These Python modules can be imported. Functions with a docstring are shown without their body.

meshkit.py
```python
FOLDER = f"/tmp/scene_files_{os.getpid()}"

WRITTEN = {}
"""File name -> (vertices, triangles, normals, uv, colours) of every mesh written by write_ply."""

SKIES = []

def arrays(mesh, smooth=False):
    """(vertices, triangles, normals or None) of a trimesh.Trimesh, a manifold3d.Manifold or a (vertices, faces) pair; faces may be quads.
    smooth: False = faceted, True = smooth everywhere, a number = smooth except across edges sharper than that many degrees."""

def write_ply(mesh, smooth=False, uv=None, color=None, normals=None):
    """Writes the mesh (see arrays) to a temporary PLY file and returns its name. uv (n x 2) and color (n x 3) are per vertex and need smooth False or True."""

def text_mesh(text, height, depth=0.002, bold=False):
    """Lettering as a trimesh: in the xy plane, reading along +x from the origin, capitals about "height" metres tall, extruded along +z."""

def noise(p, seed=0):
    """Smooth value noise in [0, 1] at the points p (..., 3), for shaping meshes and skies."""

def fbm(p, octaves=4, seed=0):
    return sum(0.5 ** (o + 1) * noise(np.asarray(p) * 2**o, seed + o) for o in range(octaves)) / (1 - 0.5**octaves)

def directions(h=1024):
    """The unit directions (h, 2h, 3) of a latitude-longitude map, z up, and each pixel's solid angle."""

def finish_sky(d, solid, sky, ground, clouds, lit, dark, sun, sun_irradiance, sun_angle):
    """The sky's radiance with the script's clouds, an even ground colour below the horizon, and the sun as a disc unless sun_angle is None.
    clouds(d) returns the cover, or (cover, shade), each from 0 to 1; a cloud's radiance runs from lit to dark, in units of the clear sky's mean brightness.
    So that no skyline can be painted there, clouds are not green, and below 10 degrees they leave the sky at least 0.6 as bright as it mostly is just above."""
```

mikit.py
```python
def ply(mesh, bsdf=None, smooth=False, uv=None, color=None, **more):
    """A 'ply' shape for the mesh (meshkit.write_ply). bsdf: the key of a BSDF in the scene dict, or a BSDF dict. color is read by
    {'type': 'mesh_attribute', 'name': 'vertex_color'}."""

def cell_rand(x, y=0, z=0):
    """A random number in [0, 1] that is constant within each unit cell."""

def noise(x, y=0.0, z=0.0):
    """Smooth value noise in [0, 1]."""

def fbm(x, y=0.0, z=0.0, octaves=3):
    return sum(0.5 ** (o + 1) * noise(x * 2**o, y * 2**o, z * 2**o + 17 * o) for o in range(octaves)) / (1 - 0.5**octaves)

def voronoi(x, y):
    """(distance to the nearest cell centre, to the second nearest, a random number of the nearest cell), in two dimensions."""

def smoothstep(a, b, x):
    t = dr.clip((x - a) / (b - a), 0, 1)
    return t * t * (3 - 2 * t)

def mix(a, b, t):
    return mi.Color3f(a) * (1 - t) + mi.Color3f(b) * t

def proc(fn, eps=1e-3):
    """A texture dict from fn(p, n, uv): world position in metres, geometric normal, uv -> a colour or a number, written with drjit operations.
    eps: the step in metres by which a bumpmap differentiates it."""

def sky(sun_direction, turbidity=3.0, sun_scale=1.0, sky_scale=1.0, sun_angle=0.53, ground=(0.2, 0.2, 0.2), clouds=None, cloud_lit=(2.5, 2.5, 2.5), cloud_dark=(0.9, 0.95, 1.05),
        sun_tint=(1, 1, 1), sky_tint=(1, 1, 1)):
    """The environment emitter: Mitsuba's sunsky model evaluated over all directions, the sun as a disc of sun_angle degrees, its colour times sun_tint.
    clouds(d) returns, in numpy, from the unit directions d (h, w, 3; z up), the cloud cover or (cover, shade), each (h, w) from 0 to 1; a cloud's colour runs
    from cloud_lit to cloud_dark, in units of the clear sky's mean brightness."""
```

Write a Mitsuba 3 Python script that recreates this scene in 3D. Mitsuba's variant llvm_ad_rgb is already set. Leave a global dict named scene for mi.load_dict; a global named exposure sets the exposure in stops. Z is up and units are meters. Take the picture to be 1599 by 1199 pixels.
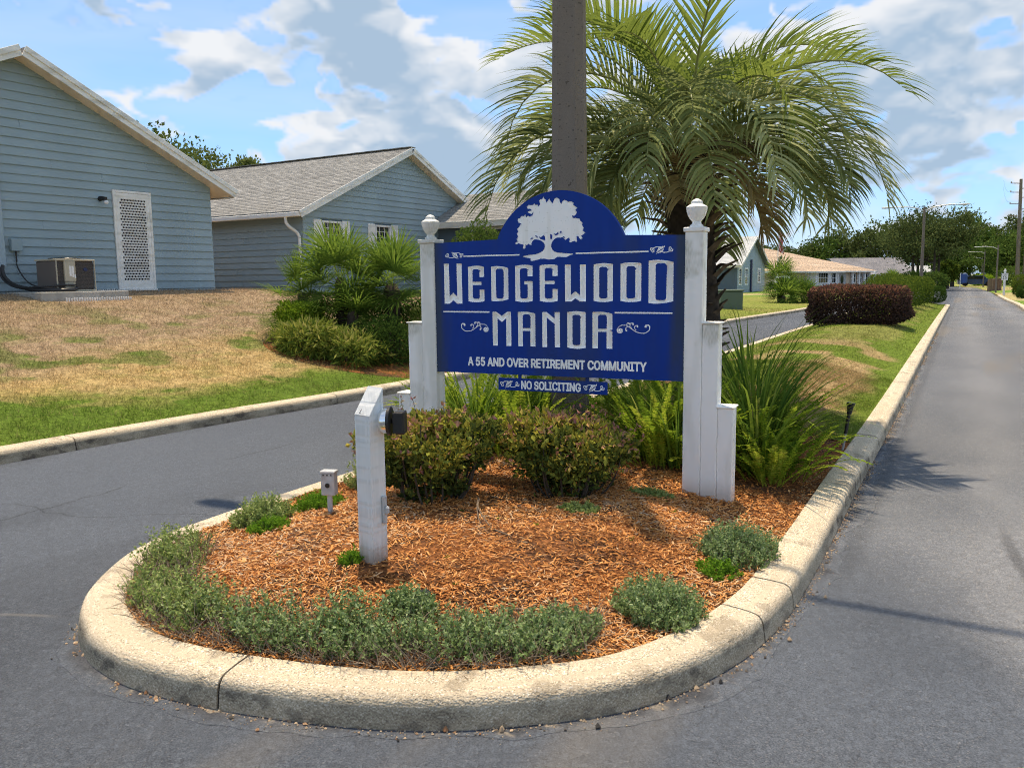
import math
import numpy as np
import trimesh
import shapely
import drjit as dr
import mitsuba as mi
import mikit
from meshkit import noise as vnoise, fbm as vfbm, text_mesh
from shapely import affinity
from shapely.geometry import Polygon, LineString, Point, MultiPolygon, box as sbox
from shapely.ops import unary_union

scene, labels = {}, {}
T = mi.ScalarTransform4f
A3 = lambda *a: np.array(a, float)

# ------------------------------------------------------------------ camera
YAW, PITCH, ROLL = math.radians(28.5), math.atan(0.125), 0.012
_f0, _r0, _up = A3(-math.sin(YAW), math.cos(YAW), 0), A3(math.cos(YAW), math.sin(YAW), 0), A3(0, 0, 1)
_fw = math.cos(PITCH) * _f0 - math.sin(PITCH) * _up
_u0 = math.cos(PITCH) * _up + math.sin(PITCH) * _f0
_u = math.cos(ROLL) * _u0 + math.sin(ROLL) * _r0
EYE = A3(0, 0, 1.6)
scene['camera'] = {'type': 'perspective', 'fov': 63.18, 'fov_axis': 'x', 'near_clip': 0.05, 'far_clip': 6000.0,
                   'to_world': T().look_at(origin=EYE.tolist(), target=(EYE + _fw).tolist(), up=_u.tolist())}
# ------------------------------------------------------------------ sun and sky
SUN = A3(-0.58, 0.81, 1.0 / 0.297 * 0.996)


def sky_clouds(d):
    el = np.degrees(np.arcsin(np.clip(d[..., 2], -1, 1)))
    az = np.degrees(np.arctan2(d[..., 0], d[..., 1]))

    def dens(lift):
        z = d[..., 2] + lift
        q = np.stack([d[..., 0] * 8.6 + 11.3, d[..., 1] * 8.6 + 4.2, z * 13.0 + 2.0], -1)
        w = vfbm(q * 1.7 + 5.5, 3, 31)[..., None] - 0.5
        q = q + w * 0.55
        base = vfbm(q, 4, 3)
        puff = 1 - np.abs(2 * vfbm(q * 2.7 + 7, 5, 8) - 1)
        # broad cumulus banks: a grey one in the north-west, smaller ones to the north and east of it
        b = 0.09 * np.exp(-(((az + 53) / 10.5) ** 2 + ((el + lift * 57 - 14.5) / 4.2) ** 2))
        b = b + 0.16 * np.exp(-(((az + 37) / 6.0) ** 2 + ((el + lift * 57 - 15.8) / 2.2) ** 2)) + 0.20 * np.exp(-(((az - 1) / 6.5) ** 2 + ((el + lift * 57 - 11.5) / 4) ** 2))
        b = b + 0.14 * np.exp(-(((az + 36) / 9.0) ** 2 + ((el + lift * 57 - 8.0) / 2.6) ** 2)) - 0.10 * np.exp(-(((az + 46) / 7.0) ** 2 + ((el - 9.3) / 1.5) ** 2))
        return base + 0.30 * (puff - 0.70) + b

    a, above = dens(0.0), dens(0.03)
    cover = np.clip((a - 0.497) / 0.115, 0, 1)
    cover = cover * cover * (3 - 2 * cover)
    haze = 0.12 + 0.38 * vfbm(np.stack([d[..., 0] * 6, d[..., 1] * 6, d[..., 2] * 26], -1), 4, 12) + 0.30 * np.clip(1 - el / 8, 0, 1)
    cover = np.maximum(cover * 0.97, haze)
    shade = np.clip((above - 0.47 + 0.5 * (haze - 0.3)) / 0.26, 0, 1) * np.clip((a - 0.50) / 0.12, 0, 1)
    return cover, np.clip(shade * 0.95, 0, 1)


scene['sky'] = mikit.sky(SUN.tolist(), turbidity=2.4, sun_scale=0.80, sky_scale=1.1, sun_angle=0.6, ground=(0.22, 0.2, 0.17), clouds=sky_clouds,
                         cloud_lit=(2.0, 2.02, 2.05), cloud_dark=(0.86, 1.16, 1.50), sky_tint=(0.55, 0.93, 1.17), sun_tint=(1.0, 0.975, 0.92))
exposure = 2.15

# ------------------------------------------------------------------ helpers
N, FB, VOR, SS, MIX, CR = mikit.noise, mikit.fbm, mikit.voronoi, mikit.smoothstep, mikit.mix, mikit.cell_rand
rng = np.random.default_rng(7)


def uniq(key):
    if key not in USED:
        USED.add(key)
        return key
    i = NEXT.get(key, 1)
    while f'{key}_{i:03d}' in USED:
        i += 1
    NEXT[key] = i + 1
    USED.add(f'{key}_{i:03d}')
    return f'{key}_{i:03d}'


USED, NEXT = set(), {}


def say(key, label=None, cat=None, group=None, kind=None):
    d = {k: v for k, v in (('label', label), ('category', cat), ('group', group), ('kind', kind)) if v}
    if d:
        labels[key] = d
    return key


def thing(name, label, cat, group=None):
    return say(uniq(name), label, cat, group)


class MB:
    """collects pieces into one mesh; r = a random number per piece, kept in uv.x"""

    def __init__(self):
        self.v, self.f, self.uv, self.n = [], [], [], 0

    def add(self, v, f, r=None, t=None):
        v, f = np.asarray(v, float).reshape(-1, 3), np.asarray(f, int)
        if f.shape[1] == 4:
            f = np.vstack([f[:, [0, 1, 2]], f[:, [0, 2, 3]]])
        uv = np.zeros((len(v), 2))
        uv[:, 0] = rng.random() if r is None else r
        if t is not None:
            uv[:, 1] = t
        self.v.append(v), self.f.append(f + self.n), self.uv.append(uv)
        self.n += len(v)
        return self

    def mesh(self):
        return np.vstack(self.v), np.vstack(self.f), np.vstack(self.uv)


def obj(name, mesh, mat, parent=None, smooth=False, to_world=None, **say_kw):
    key = uniq((parent + '__' if parent else '') + name)
    uv = None
    if isinstance(mesh, MB):
        v, f, uv = mesh.mesh()
        mesh = (v, f)
    elif isinstance(mesh, trimesh.Trimesh):
        mesh = (np.array(mesh.vertices), np.array(mesh.faces))
    if uv is None:
        uv = np.full((len(mesh[0]), 2), rng.random())
    if smooth not in (False, True):
        m = trimesh.graph.smooth_shade(trimesh.Trimesh(mesh[0], mesh[1], process=False), angle=np.radians(smooth), facet_minarea=None)
        mesh, uv = (np.array(m.vertices), np.array(m.faces)), np.full((len(m.vertices), 2), uv[0, 0])
        smooth = True
    scene[key] = mikit.ply(mesh, mat, smooth=smooth, uv=uv)
    if to_world is not None:
        scene[key]['to_world'] = to_world
    say(key, **say_kw)
    return key


def frame(o, x, y, z):
    m = np.eye(4)
    m[:3, 0], m[:3, 1], m[:3, 2], m[:3, 3] = x, y, z, o
    return m


def tf(m, v):
    return v @ m[:3, :3].T + m[:3, 3]


def cbox(sx, sy, sz, c=0.004):
    """a box centred on the origin with chamfered edges"""
    c = min(c, 0.45 * min(sx, sy, sz))
    a, b, d = sx / 2, sy / 2, sz / 2
    p = [(i * (a - c * (k != 0)), j * (b - c * (k != 1)), l * (d - c * (k != 2))) for k in range(3) for i in (-1, 1) for j in (-1, 1) for l in (-1, 1)]
    return trimesh.convex.convex_hull(np.array(p))


BOXV = np.array([[x, y, z] for x in (-.5, .5) for y in (-.5, .5) for z in (-.5, .5)])
BOXF = np.array([[0, 1, 3], [0, 3, 2], [4, 6, 7], [4, 7, 5], [0, 4, 5], [0, 5, 1], [2, 3, 7], [2, 7, 6], [0, 2, 6], [0, 6, 4], [1, 5, 7], [1, 7, 3]])


def bx(mb, m, x0, x1, y0, y1, z0, z1, c=0.0, r=None):
    """a box given by its extents in the frame m"""
    if c:
        t = cbox(x1 - x0, y1 - y0, z1 - z0, c)
        v, f = np.array(t.vertices), np.array(t.faces)
    else:
        v, f = BOXV * A3(x1 - x0, y1 - y0, z1 - z0), BOXF
    mb.add(tf(m, v + A3(x0 + x1, y0 + y1, z0 + z1) / 2), f, r)
    return mb


def tube(mb, pts, rad, sides=8, r=None, cap=True):
    p = np.asarray(pts, float)
    t = np.gradient(p, axis=0)
    t /= np.linalg.norm(t, axis=1, keepdims=True) + 1e-12
    ref = A3(0, 0, 1) if np.abs(t[:, 2]).mean() < 0.8 else A3(1, 0, 0)
    a = np.cross(t, ref)
    a /= np.linalg.norm(a, axis=1, keepdims=True) + 1e-12
    b, g = np.cross(t, a), np.arange(sides) * 2 * np.pi / sides + np.pi / sides
    rad = np.broadcast_to(rad, (len(p),))
    v = p[:, None] + rad[:, None, None] * (np.cos(g)[None, :, None] * a[:, None] + np.sin(g)[None, :, None] * b[:, None])
    i, j = np.meshgrid(np.arange(len(p) - 1), np.arange(sides), indexing='ij')
    q = np.stack([i * sides + j, i * sides + (j + 1) % sides, (i + 1) * sides + (j + 1) % sides, (i + 1) * sides + j], -1).reshape(-1, 4)
    v = v.reshape(-1, 3)
    f = np.vstack([q[:, [0, 1, 2]], q[:, [0, 2, 3]]])
    if cap:
        k = len(v)
        v = np.vstack([v, p[:1], p[-1:]])
        s = np.arange(sides)
        f = np.vstack([f, np.stack([(s + 1) % sides, s, s * 0 + k], 1), np.stack([k - sides + s, k - sides + (s + 1) % sides, s * 0 + k + 1], 1)])
    mb.add(v, f, r)
    return mb


def lathe(mb, prof, o, sides=20, r=None):
    prof = np.asarray(prof, float)
    g = np.arange(sides) * 2 * np.pi / sides
    v = np.stack([prof[:, 0, None] * np.cos(g), prof[:, 0, None] * np.sin(g), np.repeat(prof[:, 1, None], sides, 1)], -1).reshape(-1, 3) + np.asarray(o)
    n = len(prof)
    i, j = np.meshgrid(np.arange(n - 1), np.arange(sides), indexing='ij')
    q = np.stack([i * sides + j, i * sides + (j + 1) % sides, (i + 1) * sides + (j + 1) % sides, (i + 1) * sides + j], -1).reshape(-1, 4)
    mb.add(v, q, r)
    return mb


def polys(g):
    if g.is_empty:
        return []
    return [p for p in getattr(g, 'geoms', [g]) if p.geom_type == 'Polygon' and p.area > 1e-9]


def slab(mb, poly, front, back, m, r=None):
    """the polygon (in the x, z of frame m) as a solid; front(x, z) and back(x, z) give its depth along the frame's y (towards the viewer)"""
    for p in polys(poly):
        v2, f = trimesh.creation.triangulate_polygon(p, engine='earcut')
        v2, f = np.asarray(v2, float), np.asarray(f)
        ar = np.cross(v2[f[:, 1]] - v2[f[:, 0]], v2[f[:, 2]] - v2[f[:, 0]])
        f = np.where((ar < 0)[:, None], f[:, ::-1], f)
        fr = np.column_stack([v2[:, 0], front(v2[:, 0], v2[:, 1]) * np.ones(len(v2)), v2[:, 1]])
        bk = np.column_stack([v2[:, 0], back(v2[:, 0], v2[:, 1]) * np.ones(len(v2)), v2[:, 1]])
        rr = rng.random() if r is None else r
        mb.add(tf(m, fr), f, rr)
        mb.add(tf(m, bk), f[:, ::-1], rr)
        for ring in [p.exterior, *p.interiors]:
            c = np.array(ring.coords)[:-1]
            k = len(c)
            a = np.column_stack([c[:, 0], front(c[:, 0], c[:, 1]) * np.ones(k), c[:, 1]])
            b = np.column_stack([c[:, 0], back(c[:, 0], c[:, 1]) * np.ones(k), c[:, 1]])
            i = np.arange(k)
            q = np.stack([i, i + k, (i + 1) % k + k, (i + 1) % k], 1)
            if not ring.is_ccw:
                q = q[:, ::-1]
            if ring is not p.exterior:
                q = q
            mb.add(tf(m, np.vstack([a, b])), q, rr)
    return mb


def unit(v):
    v = np.asarray(v, float)
    return v / (np.linalg.norm(v, axis=-1, keepdims=True) + 1e-12)


def leaf_arrays(base, d, side, L, W, fold=0.0, rr=None):
    """many leaves as folded diamonds: base, direction, side (n x 3); L, W (n)"""
    n = len(base)
    L, W = np.broadcast_to(L, (n,))[:, None], np.broadcast_to(W, (n,))[:, None]
    nn = np.cross(d, side)
    mid = base + d * L * 0.45
    v = np.stack([base, mid + side * W / 2 + nn * fold * W, base + d * L, mid - side * W / 2 + nn * fold * W], 1).reshape(-1, 3)
    i = np.arange(n)[:, None] * 4
    f = np.concatenate([i + [[0, 1, 2]], i + [[0, 2, 3]]], 0)
    rr = rng.random(n) if rr is None else rr
    return v, f, np.repeat(rr, 4), np.tile([0, .45, 1, .45], n)


def add_leaves(mb, base, d, side, L, W, fold=0.0, rr=None):
    v, f, r, t = leaf_arrays(base, d, side, L, W, fold, rr)
    mb.add(v, f, r, t)
    return mb


def strips(mb, P, W, side, rr=None):
    """many ribbons: P (n, k, 3) points, W (n, k) widths, side (n, 3) or (n, k, 3)"""
    n, k = P.shape[:2]
    if side.ndim == 2:
        side = np.repeat(side[:, None], k, 1)
    v = np.stack([P + side * W[..., None] / 2, P - side * W[..., None] / 2], 2).reshape(-1, 3)
    i, j = np.meshgrid(np.arange(n), np.arange(k - 1), indexing='ij')
    b = (i * k + j) * 2
    q = np.stack([b, b + 1, b + 3, b + 2], -1).reshape(-1, 4)
    rr = rng.random(n) if rr is None else rr
    mb.add(v, q, np.repeat(rr, 2 * k), np.tile(np.repeat(np.linspace(0, 1, k), 2), n))
    return mb


def rand_unit(n):
    v = rng.normal(size=(n, 3))
    return unit(v)


def perp(d):
    s = np.cross(d, rand_unit(len(d)))
    return unit(s)


def sheet(poly, zf, step, mb=None):
    """a polygon (x, y) as a triangulated height field z = zf(x, y)"""
    mb = mb or MB()
    x0, y0, x1, y1 = poly.bounds
    nx, ny = max(1, int(math.ceil((x1 - x0) / step))), max(1, int(math.ceil((y1 - y0) / step)))
    xs, ys = np.linspace(x0, x1, nx + 1), np.linspace(y0, y1, ny + 1)
    X, Y = np.meshgrid(xs, ys, indexing='ij')
    import shapely
    cells = shapely.box(X[:-1, :-1].ravel(), Y[:-1, :-1].ravel(), X[1:, 1:].ravel(), Y[1:, 1:].ravel())
    inside = shapely.contains(poly, cells)
    idx = np.arange((nx + 1) * (ny + 1)).reshape(nx + 1, ny + 1)
    q = np.stack([idx[:-1, :-1].ravel(), idx[1:, :-1].ravel(), idx[1:, 1:].ravel(), idx[:-1, 1:].ravel()], 1)[inside]
    V = np.column_stack([X.ravel(), Y.ravel()])
    used, inv = np.unique(q, return_inverse=True)
    if len(used):
        v = V[used]
        mb.add(np.column_stack([v, zf(v[:, 0], v[:, 1])]), inv.reshape(q.shape), 0.5)
    edge = cells[~inside & shapely.intersects(poly, cells)]
    for c in shapely.intersection(poly, edge):
        for p in polys(c):
            try:
                v2, f = trimesh.creation.triangulate_polygon(p, engine='earcut')
            except Exception:
                continue
            v2, f = np.asarray(v2, float), np.asarray(f)
            ar = np.cross(v2[f[:, 1]] - v2[f[:, 0]], v2[f[:, 2]] - v2[f[:, 0]])
            f = np.where((ar < 0)[:, None], f[:, ::-1], f)
            mb.add(np.column_stack([v2, zf(v2[:, 0], v2[:, 1])]), f, 0.5)
    return mb


def spl(pts, n=None, step=None, closed=False):
    from scipy.interpolate import CubicSpline, PchipInterpolator
    p = np.asarray(pts, float)
    s = np.r_[0, np.cumsum(np.linalg.norm(np.diff(p, axis=0), axis=1))]
    c = PchipInterpolator(s, p)
    m = n or int(s[-1] / step) + 2
    return c(np.linspace(0, s[-1], m))


# ------------------------------------------------------------------ materials
def sstep(a, b, x):
    t = np.clip((x - a) / (b - a), 0, 1)
    return t * t * (3 - 2 * t)


def mat(name, color, rough=0.7, two=True, bump=None, bscale=0.001, eps=1e-3, **kw):
    c = mikit.proc(color) if callable(color) else {'type': 'rgb', 'value': list(color)}
    b = {'type': 'principled', 'base_color': c, 'roughness': mikit.proc(rough) if callable(rough) else float(rough), 'specular': kw.pop('specular', 0.4), **kw}
    if bump:
        b = {'type': 'bumpmap', 'arbitrary': mikit.proc(bump, eps), 'scale': bscale, 'bsdf': b}
    scene['mat_' + name] = {'type': 'twosided', 'bsdf': b} if two else b
    return 'mat_' + name


def leafmat(name, cols, trans=0.7, rough=0.45, extra=None, spec=0.5):
    """leaf colours picked along a ramp by the leaf's own random number (uv.x)"""
    cols = [np.array(c, float) for c in cols]

    def fn(p, n, uv):
        x = uv.x * (len(cols) - 1)
        c = mi.Color3f(cols[0].tolist())
        for i in range(1, len(cols)):
            c = MIX(c, cols[i].tolist(), dr.clip(x - (i - 1), 0, 1))
        if extra is not None:
            c = extra(c, p, n, uv)
        return c

    if trans:
        scene['mat_' + name] = {'type': 'principledthin', 'base_color': mikit.proc(fn), 'roughness': rough, 'diff_trans': float(trans), 'eta': 1.45, 'spec_trans': 0.0}
    else:
        scene['mat_' + name] = {'type': 'twosided', 'bsdf': {'type': 'principled', 'base_color': mikit.proc(fn), 'roughness': rough, 'specular': spec}}
    return 'mat_' + name


def c_asphalt(p, n, uv):
    big = FB(p.x * 0.5 + 7, p.y * 0.35, 0, 4)
    mid = FB(p.x * 2.3, p.y * 1.1 + 3, 5, 3)
    v1, v2, vr = VOR(p.x * 70, p.y * 70)
    spk = N(p.x * 240, p.y * 240, 2)
    # the right lane is worn paler along its wheel paths, the left lane and the apron are freshly sealed
    lane = SS(-0.9, -0.4, p.x) * SS(3.6, 5.2, p.y + 1.6 * p.x + 0.8 * (mid - 0.5))
    wheel = dr.exp(-dr.square((p.x - 0.25) / 0.33)) + dr.exp(-dr.square((p.x - 1.65) / 0.35))
    pale = lane * (0.55 + 0.45 * wheel) + (1 - lane) * 0.10
    c = MIX((0.084, 0.099, 0.122), (0.205, 0.212, 0.222), pale * (0.6 + 0.8 * (mid - 0.2)))
    c = c * (0.86 + 0.28 * big)
    # stones of the aggregate showing through the binder
    stone = SS(0.58, 0.9, vr) * SS(0.45, 0.2, v1)
    c = MIX(c, MIX((0.16, 0.15, 0.14), (0.36, 0.33, 0.28), spk), stone * (0.22 + 0.6 * lane))
    c = c * (0.62 + 0.76 * spk)
    w1, w2, wr = VOR(p.x * 38 + 5, p.y * 38)
    c = c * (0.90 + 0.22 * wr) * (0.90 + 0.12 * SS(0.05, 0.25, w2 - w1))
    # darker, newer binder along the kerb and in feathered patches
    pat = SS(0.50, 0.62, FB(p.x * 0.8 + 2, p.y * 0.45 + 9, 3, 4))
    c = c * (1 - 0.14 * pat * (1 - 0.6 * lane)) * (1 - 0.22 * SS(3.4, 1.6, p.y))
    c = c * (1 - 0.20 * SS(0.10, 0.0, dr.abs(p.x + 0.50)) * SS(4, 5, p.y))
    # sandy bands washed along the road
    band = SS(0.60, 0.80, FB(p.x * 2.2 + 11, p.y * 0.18, 3, 3)) * SS(-3.9, -0.2, p.x)
    c = MIX(c, (0.20, 0.175, 0.14), 0.45 * band)
    # cracks
    wob = 0.16 * (N(p.y * 1.1, 3.3) - 0.5) + 0.05 * (N(p.y * 7, 8) - 0.5) + 0.02 * (N(p.y * 31, 2) - 0.5)
    cr = SS(0.014, 0.003, dr.abs(p.x + 5.72 + 0.03 * p.y + wob)) * SS(0.36, 0.5, N(p.y * 1.6, 5))
    wob2 = 0.3 * (N(p.x * 1.3, 9.3) - 0.5) + 0.06 * (N(p.x * 9, 1) - 0.5)
    cr2 = SS(0.012, 0.003, dr.abs(p.y - 3.75 - 0.32 * (p.x + 5) + wob2)) * SS(-6.6, -6.0, p.x) * SS(-4.1, -4.6, p.x)
    wob3 = 0.25 * (N(p.x * 1.9, 4.1) - 0.5) + 0.05 * (N(p.x * 11, 6) - 0.5)
    cr3 = SS(0.010, 0.003, dr.abs(p.y - 7.4 - 0.25 * (p.x + 5.5) + wob3)) * SS(-6.4, -6.1, p.x) * SS(-4.6, -5.0, p.x)
    c = c * (1 - 0.62 * dr.maximum(dr.maximum(cr, 0.7 * cr2), 0.7 * cr3))
    # seam where the fresh sealing of the apron ends
    seam = SS(0.03, 0.0, dr.abs(p.y - 2.32 - 0.42 * (p.x + 3.9) - 0.1 * (mid - 0.5))) * SS(-3.75, -3.95, p.x) * SS(-7, -5.5, p.x)
    c = MIX(c, (0.17, 0.16, 0.14), 0.5 * seam)
    # tyre scuffs in the right lane
    sk = SS(0.05, 0.01, dr.abs(p.x - 0.28 - 0.05 * dr.square(p.y - 6.5) + 0.03 * N(p.y, 2))) * SS(3.9, 4.4, p.y) * SS(6.3, 5.4, p.y)
    c = c * (1 - 0.38 * sk)
    sk2 = SS(0.035, 0.008, dr.abs(p.x - 0.92 - 0.03 * dr.sin(p.y * 0.5) + 0.02 * N(p.y, 7))) * SS(0.35, 0.6, N(p.y * 0.35, 4))
    sk3 = SS(0.03, 0.008, dr.abs(p.y - 2.1 - 0.55 * dr.square(p.x - 0.1) + 0.02 * N(p.x * 2, 7))) * SS(-0.6, 0.1, p.x)
    return c * (1 - 0.20 * sk2) * (1 - 0.22 * sk3)


def b_asphalt(p, n, uv):
    v1, v2, vr = VOR(p.x * 70, p.y * 70)
    return 0.7 * SS(0.5, 0.1, v1) * vr + 0.5 * N(p.x * 300, p.y * 300)


mat('asphalt', c_asphalt, 0.82, bump=b_asphalt, bscale=0.007, specular=0.3)


def c_seam(p, n, uv):
    s_ = N(p.x * 160, p.y * 160)
    e_ = FB(p.x * 9, p.y * 9, 4, 4)
    c_ = MIX(MIX((0.040, 0.044, 0.052), (0.085, 0.088, 0.095), e_), (0.30, 0.25, 0.18), SS(0.60, 0.72, FB(p.x * 12 + 3, p.y * 12, 8, 4)) * 0.6) * (0.6 + 0.8 * s_)
    return MIX(c_, c_asphalt(p, n, uv), SS(0.25, 0.85, uv.y + 0.9 * (e_ - 0.5)))


mat('asphalt_dark', c_seam, 0.85, bump=lambda p, n, uv: N(p.x * 120, p.y * 120), bscale=0.006, specular=0.3)


def c_kerb(p, n, uv):
    vr = N(p.x * 210 + 3, p.y * 210, p.z * 210 + 7)
    s = N(p.x * 170, p.y * 170, p.z * 170)
    big = FB(p.x * 3, p.y * 3, p.z * 3, 4)
    c = MIX((0.62, 0.53, 0.385), (0.42, 0.345, 0.235), s)
    c = MIX(c, (0.74, 0.68, 0.56), SS(0.68, 0.86, vr))
    c = MIX(c, (0.22, 0.175, 0.12), SS(0.34, 0.14, vr) * 0.75)
    c = c * (0.82 + 0.36 * big)
    # traffic film and mildew on the splash zone of the face
    zz = p.z + 0.075 * (FB(p.x * 6, p.y * 6, p.z * 5, 4) - 0.5)
    film = SS(0.112, 0.062, zz) * (0.70 + 0.30 * SS(0.3, 0.62, FB(p.x * 1.6 + 4, p.y * 1.6, 0, 3)))
    c = MIX(c, (0.150, 0.122, 0.085), dr.clip(0.78 * film * (0.35 + 0.85 * s) * (0.55 + 0.75 * SS(0.32, 0.66, FB(p.x * 5 + 1, p.y * 5, p.z * 9, 4))), 0, 1))
    c = c * (1 - 0.30 * SS(0.62, 0.72, FB(p.x * 7 + 9, p.y * 7, p.z * 7, 4)))
    blk = film * SS(0.56, 0.72, FB(p.x * 14, p.y * 14, p.z * 14, 3))
    c = MIX(c, (0.035, 0.03, 0.028), 0.6 * blk)
    return c


def b_kerb(p, n, uv):
    return 0.6 * N(p.x * 190, p.y * 190, p.z * 190) + 0.6 * N(p.x * 90, p.y * 90, p.z * 90)


mat('kerb', c_kerb, 0.85, bump=b_kerb, bscale=0.006, specular=0.25)
mat('joint', (0.05, 0.043, 0.035), 0.95)


def c_sand(p, n, uv):
    s = N(p.x * 120, p.y * 120)
    return MIX((0.42, 0.30, 0.19), (0.16, 0.12, 0.09), s) * (0.6 + 0.7 * FB(p.x * 6, p.y * 6, 0, 3))


mat('sand', c_sand, 0.95)


# the lawns: the same patches of green, straw and dead turf colour the soil and the blades
def lawn_col(p):
    d = -7.6 - p.x
    n1 = FB(p.x * 0.55 + 3, p.y * 0.35 + 1, 0, 3)
    n2 = FB(p.x * 1.9, p.y * 1.4, 4, 3)
    left = SS(-5.5, -7.0, p.x)
    g_edge = SS(1.5, 0.6, d + 1.6 * (n1 - 0.5) + 0.9 * (n2 - 0.5) - 0.9 * SS(6.5, 4.0, p.y) * SS(0.2, 0.0, n1 - 0.62))
    g_spot = SS(0.55, 0.68, n2) * 0.65 + 0.25 * SS(0.5, 0.7, FB(p.x * 5, p.y * 4, 9, 3))
    straw = SS(3.6, 2.0, d + 1.8 * (n1 - 0.5))
    dead = MIX((0.44, 0.325, 0.20), (0.33, 0.235, 0.15), n2)
    strawc = MIX((0.55, 0.385, 0.15), (0.46, 0.35, 0.17), n2)
    green = MIX((0.155, 0.225, 0.028), (0.105, 0.175, 0.022), n2)
    cl = MIX(dead, strawc, straw)
    cl = MIX(cl, green, dr.clip(g_edge + g_spot * SS(8.5, 2.5, d), 0, 1))
    far = SS(26, 34, p.y)
    cl = MIX(cl, MIX((0.20, 0.26, 0.035), (0.30, 0.27, 0.08), n1), far)
    # median: green round the rim and in bands, straw on the crown
    e = dr.minimum(-0.85 - p.x, p.x + 4.0)
    gm = dr.clip(SS(0.50, 0.05, e + 0.7 * (n2 - 0.5)) + SS(0.50, 0.62, FB(p.x * 0.9 + 6, p.y * 0.75, 7, 3)) + 0.75 * SS(15.5, 19.0, p.y + 1.5 * (n2 - .5)), 0, 1)
    cm = MIX(MIX((0.44, 0.31, 0.16), (0.40, 0.29, 0.13), n2), MIX((0.135, 0.205, 0.022), (0.17, 0.215, 0.03), n1), gm)
    return MIX(cm, cl, left)


def c_lawn(p, n, uv):
    k = 0.42 + 0.50 * N(p.x * 26, p.y * 26) * (0.4 + 0.9 * N(p.x * 90, p.y * 90))
    return lawn_col(p) * k


def c_blade(p, n, uv):
    c = lawn_col(p)
    c = MIX(c, (0.45, 0.33, 0.17), SS(0.78, 0.95, uv.x) * 0.55)
    return c * (0.58 + 0.80 * uv.x)


mat('lawn', c_lawn, 0.95, specular=0.1)
scene['mat_blade'] = {'type': 'principledthin', 'base_color': mikit.proc(c_blade), 'roughness': 0.5, 'diff_trans': 0.6, 'eta': 1.4, 'spec_trans': 0.0}


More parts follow.
